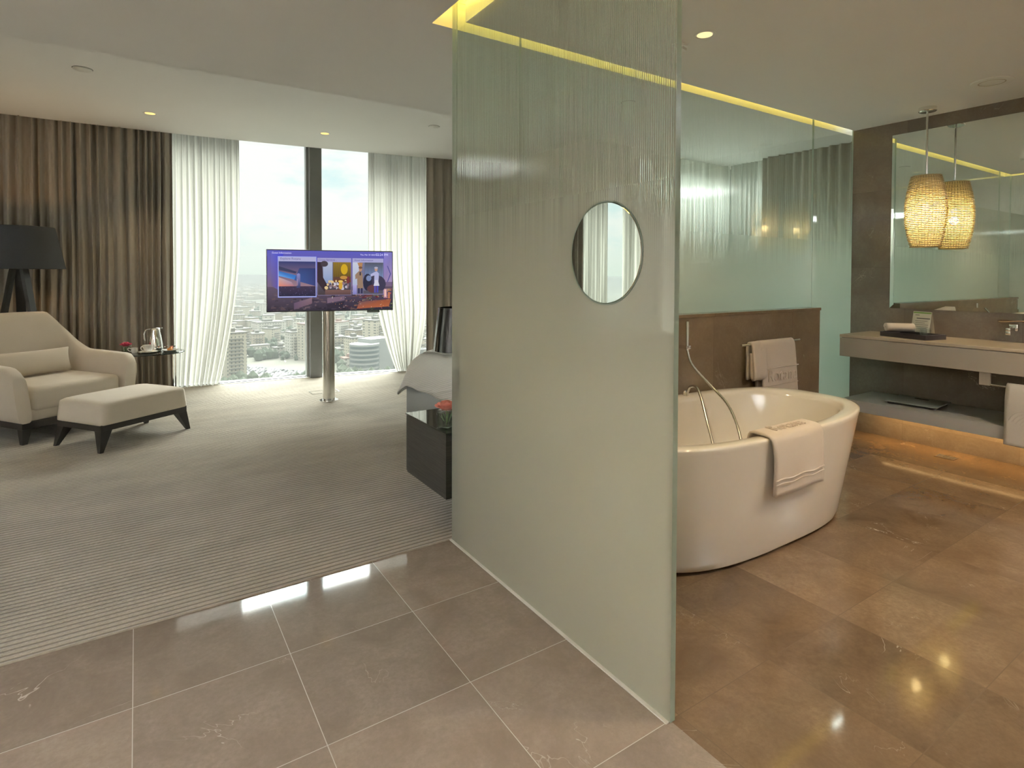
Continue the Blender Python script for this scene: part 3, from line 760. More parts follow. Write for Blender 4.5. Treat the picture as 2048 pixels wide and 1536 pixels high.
MB().box(0.0, 0.0015, -0.075, 0.075, 0.0, 0.185, mtx=Matrix.Translation((0.060, 0, 0)) @ Matrix.Rotation(-0.16, 4, 'Y')).build('card_back', M['card'], root)
# floor drain
root = thing('floor_drain', 'small square metal drain set in the bathroom floor', 'drain', (4.85, 1.69, 0.0), 0)
MB().box(-0.045, 0.045, -0.06, 0.06, 0.0, 0.003).build('frame', M['steel'], root)
b = MB()
for k in range(6): b.box(-0.035, 0.035, -0.048+k*0.018, -0.040+k*0.018, 0.003, 0.0036)
b.build('slots', M['grey_slot'], root)

# ------------------------------------------------------------------ bathtub
root = thing('bathtub', 'white oval freestanding bathtub in front of the marble half wall', 'bathtub', (2.585, 1.885, 0))
def sup(a, b_, n, k, N=72):
    t_ = 2*PI*k/N; c, s = math.cos(t_), math.sin(t_)
    return (a*math.copysign(abs(c)**(2/n), c), b_*math.copysign(abs(s)**(2/n), s))
def ring(a, b_, n, z, dx=0.0): return [(sup(a, b_, n, k)[0]+dx, sup(a, b_, n, k)[1], z) for k in range(72)]
loops = [ring(0.735, 0.335, 3.0, 0.016), ring(0.752, 0.352, 3.0, 0.02), ring(0.765, 0.360, 3.0, 0.05), ring(0.80, 0.382, 3.0, 0.22), ring(0.865, 0.412, 2.9, 0.44), ring(0.905, 0.428, 2.8, 0.555), ring(0.912, 0.431, 2.8, 0.572), ring(0.908, 0.428, 2.8, 0.581),
         ring(0.895, 0.418, 2.8, 0.584), ring(0.835, 0.375, 2.7, 0.582), ring(0.815, 0.362, 2.7, 0.575), ring(0.80, 0.352, 2.6, 0.55), ring(0.72, 0.315, 2.6, 0.35), ring(0.62, 0.27, 2.5, 0.18), ring(0.50, 0.20, 2.4, 0.14), ring(0.2, 0.08, 2.0, 0.135)]
MB().loft(loops).build('tub_shell', M['whiteacrylic'], root, 60)
MB().loft([ring(0.70, 0.30, 3.0, 0.0), ring(0.70, 0.30, 3.0, 0.018)]).build('plinth', M['ink'], root)
MB().lathe([(0, 0.139), (0.028, 0.139), (0.032, 0.136)], 24).build('waste_cap', M['chrome'], root, 40)
# hand shower with two hoses
root = thing('hand_shower', 'slim chrome hand shower on a wall holder with a metal hose into the tub', 'shower', (2.79, 2.36, 0))
MB().tube([(0, -0.055, 0.845), (0.004, -0.05, 1.02)], [0.009, 0.0125], 14).build('handset', M['chrome'], root, 60)
MB().tube([(0, 0, 0.862), (0, -0.055, 0.862)], 0.012, 12).box(-0.02, 0.02, -0.068, -0.04, 0.852, 0.874, 0.004).build('holder', M['chrome'], root, 40)
def hose(pts, n=60):
    P = [Vector(p) for p in pts]; res = []
    m_ = len(P)
    for i in range(n):
        f = i/(n-1)*(m_-1); k = min(m_-2, int(f)); u = f-k
        p0, p1, p2, p3 = P[max(0, k-1)], P[k], P[k+1], P[min(m_-1, k+2)]
        res.append(0.5*((2*p1)+(p2-p0)*u+(2*p0-5*p1+4*p2-p3)*u*u+(3*p1-p0-3*p2+p3)*u**3))
    return res
MB().tube(hose([(0, -0.055, 0.846), (-0.005, -0.10, 0.76), (0.03, -0.22, 0.64), (-0.02, -0.36, 0.57), (-0.12, -0.50, 0.47), (-0.22, -0.60, 0.34), (-0.26, -0.62, 0.17), (-0.36, -0.55, 0.16), (-0.44, -0.46, 0.17)], 90), [0.0072+0.0012*(i % 2) for i in range(90)], 10).build('hose', M['steel'], root, 180)
MB().tube(hose([(-0.05, -0.10, 0.60), (-0.07, -0.14, 0.645), (-0.10, -0.22, 0.64), (-0.20, -0.36, 0.50), (-0.32, -0.50, 0.36), (-0.40, -0.52, 0.18), (-0.44, -0.46, 0.17)], 80), [0.0072+0.0012*(i % 2) for i in range(80)], 10).build('hose', M['steel'], root, 180)
MB().lathe([(0.02, 0.583), (0.02, 0.605), (0.012, 0.612), (0, 0.612)], 20, -0.05, -0.085).build('hose_outlet', M['chrome'], root, 40)

# ------------------------------------------------------------------ towel rail on the half wall
root = thing('towel_rail', 'chrome towel rail on the marble half wall behind the bathtub', 'towel rail', (3.67, 2.365, 0.838))
MB().tube([(-0.34, -0.055, 0), (0.345, -0.055, 0)], 0.0085, 14).build('rail', M['chrome'], root, 60)
for sx in (-0.20, 0.20): MB().tube([(sx, 0, 0), (sx, -0.055, 0)], 0.007, 12).build('bracket', M['chrome'], root, 60)
def text_mesh(txt, size, extr, name, m, parent, mtx, align='CENTER', font_off=0.0):
    cu = bpy.data.curves.new(name, 'FONT'); cu.body = txt; cu.size = size; cu.extrude = extr; cu.align_x = align; cu.offset = font_off
    tmp = bpy.data.objects.new('tmp_text', cu); col.objects.link(tmp)
    dg = bpy.context.evaluated_depsgraph_get(); me = bpy.data.meshes.new_from_object(tmp.evaluated_get(dg))
    bpy.data.objects.remove(tmp); me.name = name; me.transform(mtx)
    me.materials.clear(); me.materials.append(m)
    o = bpy.data.objects.new(name, me); col.objects.link(o)
    if parent: o.parent = parent
    return o
yr = 2.310
o = towel('bath_towel', 'white bath towel with an embossed band over the half-wall rail', [(yr+0.022, 0.50), (yr+0.020, 0.835), (yr+0.008, 0.853), (yr-0.010, 0.853), (yr-0.022, 0.835), (yr-0.030, 0.475)], 3.50, 3.905, 'x', M['towel'], 0.016, 0.003, 3, skew=0.10)
text_mesh('Rotana', 0.125, 0.0025, 'embossed_letters', M['towel'], o, Matrix.Translation((3.745, yr-0.0385, 0.575)) @ Matrix.Rotation(PI/2, 4, 'X'), font_off=-0.002)
MB().tube([(3.525+0.42*i/10, yr-0.0355, 0.668) for i in range(11)], 0.004, 6).tube([(3.54+0.40*i/10, yr-0.0375, 0.550) for i in range(11)], 0.003, 6).build('woven_border', M['towel'], o, 180)
towel('folded_towel', 'smaller folded white towel behind the bath towel on the half-wall rail', [(yr+0.024, 0.60), (yr+0.022, 0.836), (yr+0.006, 0.851), (yr-0.008, 0.851), (yr-0.020, 0.836), (yr-0.034, 0.615), (yr-0.018, 0.590), (yr-0.008, 0.63), (yr-0.006, 0.78)], 3.425, 3.565, 'x', M['towel'], 0.016, 0.003, 9)
# towel over the tub rim
rim = 1.885-0.43
o = towel('bath_towel', 'white towel with raised lettering laid over the near rim of the bathtub', [(rim+0.125, 0.520), (rim+0.100, 0.600), (rim+0.070, 0.597), (rim+0.01, 0.597), (rim-0.012, 0.585), (rim-0.016, 0.50), (rim+0.000, 0.318), (rim+0.018, 0.285)][0:7], 2.31, 2.71, 'x', M['towel'], 0.011, 0.004, 6, skew=0.14)
text_mesh('Rotana', 0.088, 0.003, 'embossed_letters', M['towel'], o, Matrix.Translation((2.515, rim+0.022, 0.605)), font_off=-0.001)
MB().tube([(2.342+0.385*i/12, rim-0.0205+0.013*0.3, 0.395+0.004*math.sin(i*1.2)) for i in range(13)], 0.004, 6).tube([(2.345+0.385*i/12, rim-0.0195+0.013*0.3, 0.375+0.004*math.sin(i*1.2)) for i in range(13)], 0.0025, 6).build('woven_border', M['towel'], o, 180)

# ------------------------------------------------------------------ television on its pole
root = thing('television_pole', 'polished steel pole holding the television in front of the window', 'pole', (1.645, 5.93, 0.006))
MB().lathe([(0.059, 0.0), (0.059, 1.30), (0.0, 1.30)], 36).build('pole', M['steel'], root, 40)
MB().lathe([(0.0, 0.003), (0.092, 0.003), (0.095, 0.0)], 40).lathe([(0.059, 0.003), (0.064, 0.02), (0.059, 0.02)], 40).build('base_ring', M['chrome'], root, 40)
TVR = math.radians(-11.5)
tv = thing('television', 'flat television showing a hotel menu, mounted on the steel pole', 'television', (1.655, 5.835, 1.2335), TVR)
HW, HH = 0.612, 0.309
MB().box(-HW, HW, -0.004, 0.030, -HH, HH, 0.003).build('bezel', simple('dark_grey_bezel', (0.10, 0.10, 0.10), 0.35), tv, 40)
MB().box(-0.25, 0.25, 0.030, 0.055, -0.2, 0.2, 0.01).build('back_housing', M['blackgloss'], tv, 40)
MB().box(0.345, 0.475, -0.012, 0.02, -HH-0.022, -HH, 0.008).build('sensor_box', simple('grey_sensor', (0.13, 0.14, 0.13), 0.4), tv, 40)
m_, t_ = mat('lit_screen_image')
at = t_.n('ShaderNodeAttribute', attribute_name='screen')
gl = t_.n('ShaderNodeBsdfGlossy', {'Color': (1, 1, 1), 'Roughness': 0.12}); fr = schlick(t_, 1.35)
out(t_, t_.mixs(fr, t_.n('ShaderNodeEmission', {'Color': at.outputs['Color'], 'Strength': 0.86}).outputs[0], gl.outputs[0])); M['screen'] = m_
def lin(c): return tuple((x/255/12.92 if x/255 <= 0.04045 else ((x/255+0.055)/1.055)**2.4) for x in c)
class Pic:
    """flat on-screen picture: coloured polygons layered a fraction of a millimetre apart, coords 0..1 across the screen"""
    def __init__(s): s.v = []; s.f = []; s.c = []; s.k = 0
    def poly(s, pts, c):
        s.k += 1; y = -0.0045-0.00001*s.k
        i = len(s.v)
        for x, z in pts: s.v.append(((x-0.5)*2*(HW-0.008), y, (z-0.5)*2*(HH-0.010)))
        s.f.append(tuple(range(i, i+len(pts))))
        cs = c if isinstance(c, list) else [c]*len(pts)
        s.c.append([lin(q)+(1.0,) for q in cs])
    def rect(s, x0, x1, z0, z1, c, c2=None):
        c2 = c2 or c; s.poly([(x0, z0), (x1, z0), (x1, z1), (x0, z1)], [c, c, c2, c2])
    def ell(s, cx, cz, rx, rz, c, n=14): s.poly([(cx+rx*math.cos(2*PI*i/n), cz+rz*math.sin(2*PI*i/n)) for i in range(n)], c)
    def build(s, name, m, parent):
        me = bpy.data.meshes.new(name); me.from_pydata(s.v, [], s.f); ca = me.color_attributes.new('screen', 'FLOAT_COLOR', 'CORNER')
        i = 0
        for cs in s.c:
            for q in cs: ca.data[i].color = q; i += 1
        me.materials.append(m); o = bpy.data.objects.new(name, me); col.objects.link(o); o.parent = parent; return o
P = Pic(); rnd = random.Random(4)
P.rect(0, 1, 0.40, 1, (120, 100, 125), (92, 92, 185)); P.rect(0, 1, 0, 0.40, (50, 46, 60), (95, 80, 100))
P.poly([(0.03, 0.42), (0.12, 0.3), (0.12, 0.95), (0.03, 0.95)], [(110, 95, 130), (75, 70, 190), (70, 75, 205), (100, 100, 190)])
P.poly([(0.93, 0.48), (1, 0.48), (1, 1), (0.93, 1)], [(150, 130, 170), (165, 145, 180), (120, 115, 185), (130, 125, 205)])
for i in range(230):   # dusk city along the bottom
    x, z = rnd.random(), rnd.random()**1.3*0.36; w = rnd.uniform(0.008, 0.045); h = rnd.uniform(0.006, 0.03)
    warm = max(0, x-0.55)*1.9
    b0 = rnd.choice([(60, 52, 66), (82, 72, 88), (45, 40, 54), (110, 92, 100), (98, 78, 84)])
    cc = tuple(min(255, int(q*(1-0.3*(0.3-z)) + warm*rnd.random()*k)) for q, k in zip(b0, (140, 66, 14)))
    sk = rnd.uniform(-0.012, 0.012)
    P.poly([(x, z), (min(1, x+w), max(0, z+sk)), (min(1, x+w), z+h+sk), (x, z+h)], cc)
P.poly([(0.20, 0.02), (0.34, 0.12), (0.34, 0.22), (0.20, 0.13)], [(96, 76, 98), (120, 92, 104), (132, 106, 118), (100, 80, 106)])
P.poly([(0.46, 0.12), (0.6, 0.17), (0.6, 0.24), (0.46, 0.21)], (120, 98, 116)); P.poly([(0.46, 0.03), (0.58, 0.03), (0.60, 0.15), (0.46, 0.10)], (52, 46, 60))
P.poly([(0.70, 0.02), (0.97, 0.05), (0.99, 0.18), (0.72, 0.14)], [(168, 96, 70), (176, 100, 66), (150, 84, 60), (110, 84, 88)])
for i in range(60): P.rect(*(lambda x, z: (x, x+0.004, z, z+0.006))(rnd.uniform(0.5, 0.98), rnd.uniform(0.03, 0.34)), rnd.choice([(255, 200, 140), (235, 150, 90), (255, 240, 225)]))
P.rect(0.925, 0.955, 0.20, 0.36, (170, 130, 150)); P.rect(0.932, 0.948, 0.22, 0.35, (235, 190, 180)); P.rect(0.962, 0.98, 0.19, 0.30, (190, 120, 90))
P.rect(0.5, 0.502, 0.2, 0.23, (255, 255, 250))
T = [(0.083, 0.372, 0.235, 0.895), (0.383, 0.655, 0.255, 0.885), (0.665, 0.925, 0.262, 0.885)]
# picture one: lone tower at dusk
x0, x1, z0, z1 = T[0]; P.rect(x0-0.004, x1+0.004, z0-0.010, z1+0.008, (150, 165, 245)); P.rect(x0, x1, z0, z1, (172, 172, 208))
zt_ = z1-0.075; zh = z0+0.175
P.rect(x0+0.003, x1-0.003, zh, zt_, (150, 120, 130), (52, 62, 112)); P.rect(x0+0.003, x1-0.003, z0+0.008, zh, (34, 34, 64), (66, 54, 78))
P.poly([(x0+0.003, zh), (x0+0.12, zh), (x0+0.10, zh+0.07), (x0+0.003, zh+0.15)], [(220, 130, 105), (170, 110, 120), (160, 140, 160), (190, 165, 165)])
P.poly([(x0+0.003, zh+0.17), (x0+0.14, zh+0.10), (x0+0.24, zh+0.06), (x0+0.20, zh+0.14), (x0+0.10, zh+0.20), (x0+0.003, zh+0.25)], [(100, 160, 225), (60, 130, 210), (50, 90, 160), (52, 110, 190), (80, 150, 220), (60, 110, 180)])
P.poly([(x0+0.003, zh+0.27), (x0+0.13, zh+0.21), (x0+0.14, zh+0.24), (x0+0.003, zh+0.33)], (58, 62, 92))
P.poly([(x0+0.12, zh+0.1), (x1-0.003, zh), (x1-0.003, zh+0.3), (x0+0.16, zh+0.3)], [(62, 90, 150), (58, 66, 120), (48, 58, 105), (56, 68, 120)])
P.poly([(x0+0.138, zh-0.03), (x0+0.168, zh-0.03), (x0+0.167, zh+0.20), (x0+0.155, zh+0.215), (x0+0.139, zh+0.20)], [(60, 66, 108), (48, 54, 96), (108, 112, 170), (140, 140, 195), (130, 130, 185)])
P.poly([(x0+0.139, zh+0.01), (x0+0.150, zh+0.01), (x0+0.151, zh+0.12), (x0+0.141, zh+0.12)], [(170, 130, 140), (90, 90, 130), (120, 120, 170), (150, 140, 180)])
for i in range(60): P.rect(*(lambda x, z: (x, x+0.006, z, z+0.006))(rnd.uniform(x0+0.01, x1-0.015), rnd.uniform(z0+0.02, zh-0.01)), rnd.choice([(80, 76, 118), (110, 100, 140), (54, 52, 88), (30, 28, 56)]))
# picture two: set table by a golden curtain
x0, x1, z0, z1 = T[1]; P.rect(x0, x1, z0, z1, (160, 156, 200)); P.rect(x0+0.002, x1-0.002, z0+0.004, z1-0.070, (70, 60, 62), (105, 104, 130))
P.rect(x0+0.045, x0+0.12, z0+0.20, z1-0.07, (130, 150, 190), (178, 184, 206)); P.rect(x0+0.125, x1-0.002, z0+0.28, z1-0.07, (110, 86, 40), (130, 108, 58))
for k in range(9): P.rect(x0+0.135+k*0.015, x0+0.142+k*0.015, z0+0.30, z1-0.072, (92, 74, 36), (150, 120, 40))
P.ell(x0+0.215, z0+0.44, 0.028, 0.09, (205, 165, 40)); P.rect(x0+0.128, x1-0.002, z0+0.22, z0+0.31, (112, 62, 40), (92, 70, 62))
P.poly([(x0, z1-0.07), (x0+0.035, z1-0.07), (x0+0.045, z0+0.30), (x0+0.09, z0+0.13), (x0+0.06, z0+0.05), (x0, z0+0.22)], (56, 44, 52)); P.ell(x0+0.055, z1-0.10, 0.03, 0.05, (72, 64, 72))
for i in range(36): P.ell(rnd.uniform(x0+0.07, x1-0.02), rnd.uniform(z0+0.10, z0+0.24), rnd.uniform(0.006, 0.018), rnd.uniform(0.012, 0.03), rnd.choice([(190, 186, 200), (140, 116, 126), (96, 70, 66), (216, 190, 140), (206, 200, 212)]), 8)
P.ell(x0+0.185, z0+0.17, 0.016, 0.075, (206, 160, 62)); P.ell(x0+0.185, z0+0.235, 0.020, 0.02, (226, 190, 96)); P.rect(x0+0.235, x0+0.255, z0+0.20, z0+0.32, (120, 56, 60)); P.ell(x0+0.21, z0+0.30, 0.03, 0.03, (190, 140, 70))
P.rect(x0+0.06, x1-0.002, z0+0.004, z0+0.09, (92, 70, 72), (122, 92, 86))
# picture three: two people beside a car
x0, x1, z0, z1 = T[2]; P.rect(x0, x1, z0, z1, (166, 164, 206)); P.rect(x0+0.002, x1-0.002, z0+0.004, z1-0.070, (108, 104, 128), (116, 118, 150))
P.rect(x0+0.002, x0+0.055, z0+0.16, z1-0.07, (170, 180, 205), (196, 200, 216)); P.rect(x0+0.10, x1-0.002, z0+0.25, z1-0.07, (92, 104, 140), (96, 98, 112))
for k in range(14): P.rect(x0+0.105+k*0.011, x0+0.110+k*0.011, z0+0.28, z1-0.072, (140, 165, 215), (70, 72, 84))
P.poly([(x0+0.04, z1-0.075), (x0+0.085, z1-0.075), (x0+0.075, z1-0.20), (x0+0.062, z1-0.19)], (176, 130, 90))
P.ell(x0+0.195, z0+0.18, 0.085, 0.16, (66, 62, 84)); P.ell(x0+0.125, z0+0.21, 0.038, 0.15, (46, 46, 66)); P.ell(x0+0.135, z0+0.28, 0.022, 0.05, (120, 135, 175)); P.rect(x0+0.09, x1-0.004, z0+0.012, z0+0.07, (88, 84, 96)); P.ell(x0+0.17, z0+0.10, 0.05, 0.07, (96, 64, 70))
P.rect(x0+0.004, x0+0.035, z0+0.01, z0+0.17, (130, 128, 190), (176, 170, 214))
P.poly([(x0+0.040, z0+0.10), (x0+0.088, z0+0.10), (x0+0.082, z0+0.36), (x0+0.068, z0+0.40), (x0+0.050, z0+0.40), (x0+0.022, z0+0.34), (x0+0.024, z0+0.26), (x0+0.038, z0+0.28)], (150, 124, 104))
P.rect(x0+0.044, x0+0.060, z0+0.02, z0+0.11, (58, 56, 84)); P.rect(x0+0.068, x0+0.084, z0+0.02, z0+0.11, (54, 52, 80)); P.rect(x0+0.058, x0+0.070, z0+0.33, z0+0.39, (64, 58, 70)); P.ell(x0+0.066, z0+0.435, 0.014, 0.036, (180, 138, 112)); P.ell(x0+0.066, z0+0.463, 0.016, 0.020, (120, 86, 66))
P.poly([(x0+0.180, z0+0.20), (x0+0.215, z0+0.20), (x0+0.222, z0+0.36), (x0+0.205, z0+0.40), (x0+0.185, z0+0.39), (x0+0.150, z0+0.35), (x0+0.152, z0+0.31), (x0+0.182, z0+0.33)], (176, 176, 214))
P.rect(x0+0.180, x0+0.194, z0+0.03, z0+0.22, (86, 84, 170)); P.rect(x0+0.200, x0+0.216, z0+0.03, z0+0.22, (80, 78, 165)); P.ell(x0+0.197, z0+0.435, 0.013, 0.035, (190, 150, 130)); P.ell(x0+0.197, z0+0.462, 0.016, 0.018, (176, 170, 190)); P.poly([(x0+0.175, z0+0.15), (x0+0.225, z0+0.15), (x0+0.212, z0+0.25), (x0+0.188, z0+0.25)], (206, 204, 220))
P.poly([(0.955, 0.48), (0.962, 0.48), (0.990, 0.62), (0.962, 0.76), (0.955, 0.76), (0.980, 0.62)], (86, 82, 150))
P.build('screen', M['screen'], tv)
M['txtlight'] = emit('screen_text_pale', lin((205, 202, 245)), 1.0); M['txtdark'] = emit('screen_text_dark', lin((92, 88, 135)), 1.0)
def scr(txt, x, z, size, m, al):
    text_mesh(txt, size, 0.0, 'screen_text', m, tv, Matrix.Translation(((x-0.5)*2*(HW-0.008), -0.0098, (z-0.5)*2*(HH-0.010))) @ Matrix.Rotation(PI/2, 4, 'X'), al)
scr('Guest Information', 0.035, 0.945, 0.024, M['txtlight'], 'LEFT'); scr('Thu, Mar 23 2023', 0.855, 0.935, 0.021, M['txtlight'], 'RIGHT'); scr('02:24 PM', 0.965, 0.932, 0.034, M['txtlight'], 'RIGHT')
scr('Explore Rotana', 0.098, 0.848, 0.030, M['txtdark'], 'LEFT'); scr('Guest Services ..', 0.395, 0.838, 0.026, M['txtdark'], 'LEFT'); scr('Hotel Information', 0.680, 0.838, 0.026, M['txtdark'], 'LEFT')
# socket hatch in the carpet
root = thing('floor_socket', 'pale framed socket hatch in the carpet behind the steel pole', 'floor socket', (1.715, 6.36, 0.006))
b = MB(); b.box(-0.15, 0.15, -0.085, -0.075, 0, 0.004).box(-0.15, 0.15, 0.075, 0.085, 0, 0.004).box(-0.15, -0.14, -0.075, 0.075, 0, 0.004).box(0.14, 0.15, -0.075, 0.075, 0, 0.004); b.build('frame', M['steel'], root)
MB().box(-0.14, 0.14, -0.075, 0.075, 0, 0.002).build('lid', M['carpet'], root)

# ------------------------------------------------------------------ armchair
CA = math.radians(34.8)
ch = thing('armchair', 'cream lounge armchair with curved low arms and black legs', 'armchair', (-0.615, 6.10, 0.006), CA)
def shell(u, v):
    """u: right arm front -> round the back -> left arm front; v: round the slab section"""
    tt = u*2-1                         # -1 right arm .. 0 back .. 1 left arm
    sgn = -1 if tt < 0 else 1; at_ = abs(tt)
    # plan: half width, depth
    HWd, Bk, Fr = 0.400, 0.400, -0.40
    if at_ < 0.36:
        k = at_/0.36; x = -sgn*0.26*k; y = Bk; nx, ny = 0, 1
    elif at_ < 0.60:
        k = (at_-0.36)/0.24*PI/2; x = -sgn*(0.26+0.14*math.sin(k)); y = Bk-0.14+0.14*math.cos(k); nx, ny = -sgn*math.sin(k), math.cos(k)
    else:
        k = (at_-0.60)/0.40; x = -sgn*0.40; y = Bk-0.14+(Fr-(Bk-0.14))*k; nx, ny = -sgn, 0
    # height profile: high rounded back that swoops into low arms
    if at_ < 0.30: h = 0.955-0.004*(at_/0.30)**2
    else:
        q = min(1, (at_-0.30)/0.42)
        h = 0.60+0.351*(1-q*q*(3-2*q))**1.9
        if at_ > 0.72: h -= 0.012*((at_-0.72)/0.28)
        if at_ > 0.93: h -= 0.07*((at_-0.93)/0.07)**2.2
    th = 0.055 if at_ > 0.6 else 0.060
    # section: rounded slab from z=.17 up, leaning outward
    zb_ = 0.165; n = 20
    a = 2*PI*v
    c, s = math.cos(a), math.sin(a)
    ex = math.copysign(abs(c)**0.5, c)*th; ez = math.copysign(abs(s)**0.40, s)
    z = (zb_+h)/2 + ez*(h-zb_)/2
    lean = (0.055 if at_ < 0.5 else 0.055+0.03*min(1, (at_-0.5)/0.3))*((z-zb_)/0.6)
    if at_ < 0.5: lean += 0.05*max(0, (z-0.5))
    off = ex+lean-0.02
    if at_ > 0.96: off *= 1-0.15*((at_-0.96)/0.04)
    return (x+nx*off, y+ny*off, z)
b = MB(); g = b.grid(lambda u, v: shell(u, v), 81, 33)
b.b.faces.new([q for q in g[0][:-1]]); b.b.faces.new([q for q in g[-1][:-1]][::-1])
bmesh.ops.remove_doubles(b.b, verts=b.b.verts[:], dist=0.0005)
b.build('shell', M['linen'], ch, 50, bevel=0.0)
MB().box(-0.335, 0.335, -0.385, 0.34, 0.235, 0.425, 0.045, 5).build('seat_cushion', M['linen'], ch, 60)
MB().box(-0.345, 0.345, -0.365, 0.34, 0.165, 0.26, 0.012, 3).build('seat_base', M['linen'], ch, 60)
MB().box(-0.40, 0.40, -0.385, 0.38, 0.115, 0.168, 0.004).build('frame', M['black'], ch)
def taper_leg(x, y, dx, dy, top, s0=0.034, s1=0.017):
    return MB().loft([[(x+dx+sx*s1, y+dy+sy*s1, 0.0) for sx, sy in ((-1, -1), (1, -1), (1, 1), (-1, 1))], [(x+sx*s0, y+sy*s0, top) for sx, sy in ((-1, -1), (1, -1), (1, 1), (-1, 1))]])
for sx in (-1, 1):
    for sy in (-1, 1): taper_leg(sx*0.355, sy*0.33 if sy < 0 else 0.32, sx*0.02, sy*0.02, 0.125).build('leg', M['black'], ch)
# lumbar cushion
def pillow(name, label, w, h, d, loc, rot, m):
    b = MB()
    def half(sg):
        def fn(u, v):
            x, z = u*2-1, v*2-1
            k = (1-abs(x)**3.0)*(1-abs(z)**2.4); k = max(0, k)**0.55
            sx = 1-0.05*(1-abs(z)**2)*abs(x)**4
            return (x*w/2*sx, sg*d/2*k, z*h/2*(1-0.06*(1-abs(x)**2)*abs(z)**4))
        return fn
    b.grid(half(1), 21, 13); b.grid(half(-1), 21, 13)
    bmesh.ops.remove_doubles(b.b, verts=b.b.verts[:], dist=0.0005)
    o = b.build(name, m, None, 180); o.location = loc; o.rotation_euler = rot
    return tag(o, label, 'cushion')
def cl(x, y, z): return (-0.615+x*math.cos(CA)-y*math.sin(CA), 6.10+x*math.sin(CA)+y*math.cos(CA), 0.006+z)
pillow('lumbar_cushion', 'oblong cream lumbar cushion lying in the armchair', 0.56, 0.215, 0.13, cl(0.0, 0.20, 0.535), (math.radians(-14), 0, CA), M['linen'])
# ottoman
ot = thing('ottoman', 'cream upholstered ottoman on a black splayed frame before the armchair', 'ottoman', (-0.085, 5.445, 0.006), math.radians(35.5))
b = MB()
lp = []
for k, z in ((0.955, 0.192), (0.965, 0.196), (0.965, 0.215), (0.935, 0.325), (0.922, 0.341), (0.89, 0.351), (0.78, 0.359), (0.5, 0.368), (0.15, 0.371)):
    n = 26 if z < 0.345 else 12
    def q(i, a_=0.365*k, b_=0.265*k, n=n):
        t_ = 2*PI*(i+0.5)/96; c, s = math.cos(t_), math.sin(t_); r = (abs(c)**n+abs(s)**n)**(-1/n); return (a_*r*c, b_*r*s)
    lp.append([(*q(i), z) for i in range(96)])
b.loft(lp); b.build('cushion', M['linen'], ot, 50)
MB().box(-0.345, 0.345, -0.245, -0.215, 0.148, 0.195).box(-0.345, 0.345, 0.215, 0.245, 0.148, 0.195).box(-0.345, -0.315, -0.215, 0.215, 0.148, 0.195).box(0.315, 0.345, -0.215, 0.215, 0.148, 0.195).build('frame', M['black'], ot)
for sx in (-1, 1):
    for sy in (-1, 1):
        X0, Y0 = sx*0.318, sy*0.218
        b = MB().loft([[(X0+sx*0.035+a*0.013, Y0+sy*0.030+c*0.013, 0.0) for a, c in ((-1, -1), (1, -1), (1, 1), (-1, 1))], [(X0-sx*0.012+a*0.040, Y0-sy*0.008+c*0.036, 0.150) for a, c in ((-1, -1), (1, -1), (1, 1), (-1, 1))]])
        b.build('leg', M['black'], ot)
# floor lamp
fl = thing('floor_lamp', 'black tripod floor lamp with a wide black shade behind the armchair', 'lamp', (-0.885, 6.74, 0.006))
MB().lathe([(0.333, 1.335), (0.322, 1.340), (0.255, 1.705), (0.258, 1.710), (0.262, 1.707), (0.338, 1.333), (0.333, 1.335)], 64).build('lamp_shade', M['shadeblack'], fl, 40)
for k in range(3):
    a = math.radians(-30+120*k)
    MB().loft([[(0.04*math.cos(a)-sx*0.034*math.sin(a)+sy*0.015*math.cos(a), 0.04*math.sin(a)+sx*0.034*math.cos(a)+sy*0.015*math.sin(a), 1.36) for sx, sy in ((-1, -1), (1, -1), (1, 1), (-1, 1))], [(0.27*math.cos(a)-sx*0.034*math.sin(a)+sy*0.015*math.cos(a), 0.27*math.sin(a)+sx*0.034*math.cos(a)+sy*0.015*math.sin(a), 0.0) for sx, sy in ((-1, -1), (1, -1), (1, 1), (-1, 1))]]).build('leg', M['black'], fl)
MB().disc(0, 0, 1.33, 0.07, 0.04, 24).build('hub', M['black'], fl, 40)
MB().sphere((0, 0, 1.50), 0.035).build('bulb', M['bulb'], fl, 180)
MB().tube([(0, 0, 1.37), (0, 0, 1.47)], 0.014, 10).build('lamp_holder', M['steel'], fl, 60)
add_light('bulb_light', 'POINT', (0, 0, 1.54), 6.5, (1.0, 0.58, 0.24), parent=fl, shadow_soft_size=0.04)

# ------------------------------------------------------------------ side table and coffee things
TX, TY, TZ = 0.075, 6.47, 0.545
st = thing('side_table', 'oval smoked-glass side table on chrome legs beside the armchair', 'table', (TX, TY, 0.006), math.radians(-14))
b = MB(); b.loft([[(0.32*math.cos(2*PI*i/56)*k, 0.25*math.sin(2*PI*i/56)*k, z) for i in range(56)] for k, z in ((0.99, TZ-0.012), (1, TZ-0.009), (1, TZ-0.003), (0.99, TZ))]); b.build('table_top', M['smoked'], st, 40)
for a, c in ((0.235, -0.05), (0.235, 0.05)): MB().box(a-0.005, a+0.005, c-0.021, c+0.021, 0.012, TZ-0.012).build('leg', M['chrome'], st)
MB().box(-0.20, 0.24, -0.09, 0.09, 0.0, 0.012, 0.002).build('base_plate', M['chrome'], st)
def tp(x, y): 
    a = math.radians(-14); return (TX+x*math.cos(a)-y*math.sin(a), TY+x*math.sin(a)+y*math.cos(a), TZ+0.0065)
jug = thing('vacuum_jug', 'chrome vacuum jug standing on the glass side table', 'jug', tp(0.055, 0.08), math.radians(10))
MB().lathe([(0, 0.0), (0.060, 0.0), (0.064, 0.01), (0.062, 0.06), (0.052, 0.13), (0.040, 0.185), (0.037, 0.20), (0, 0.20)], 32).build('jug_body', M['chrome'], jug, 50)
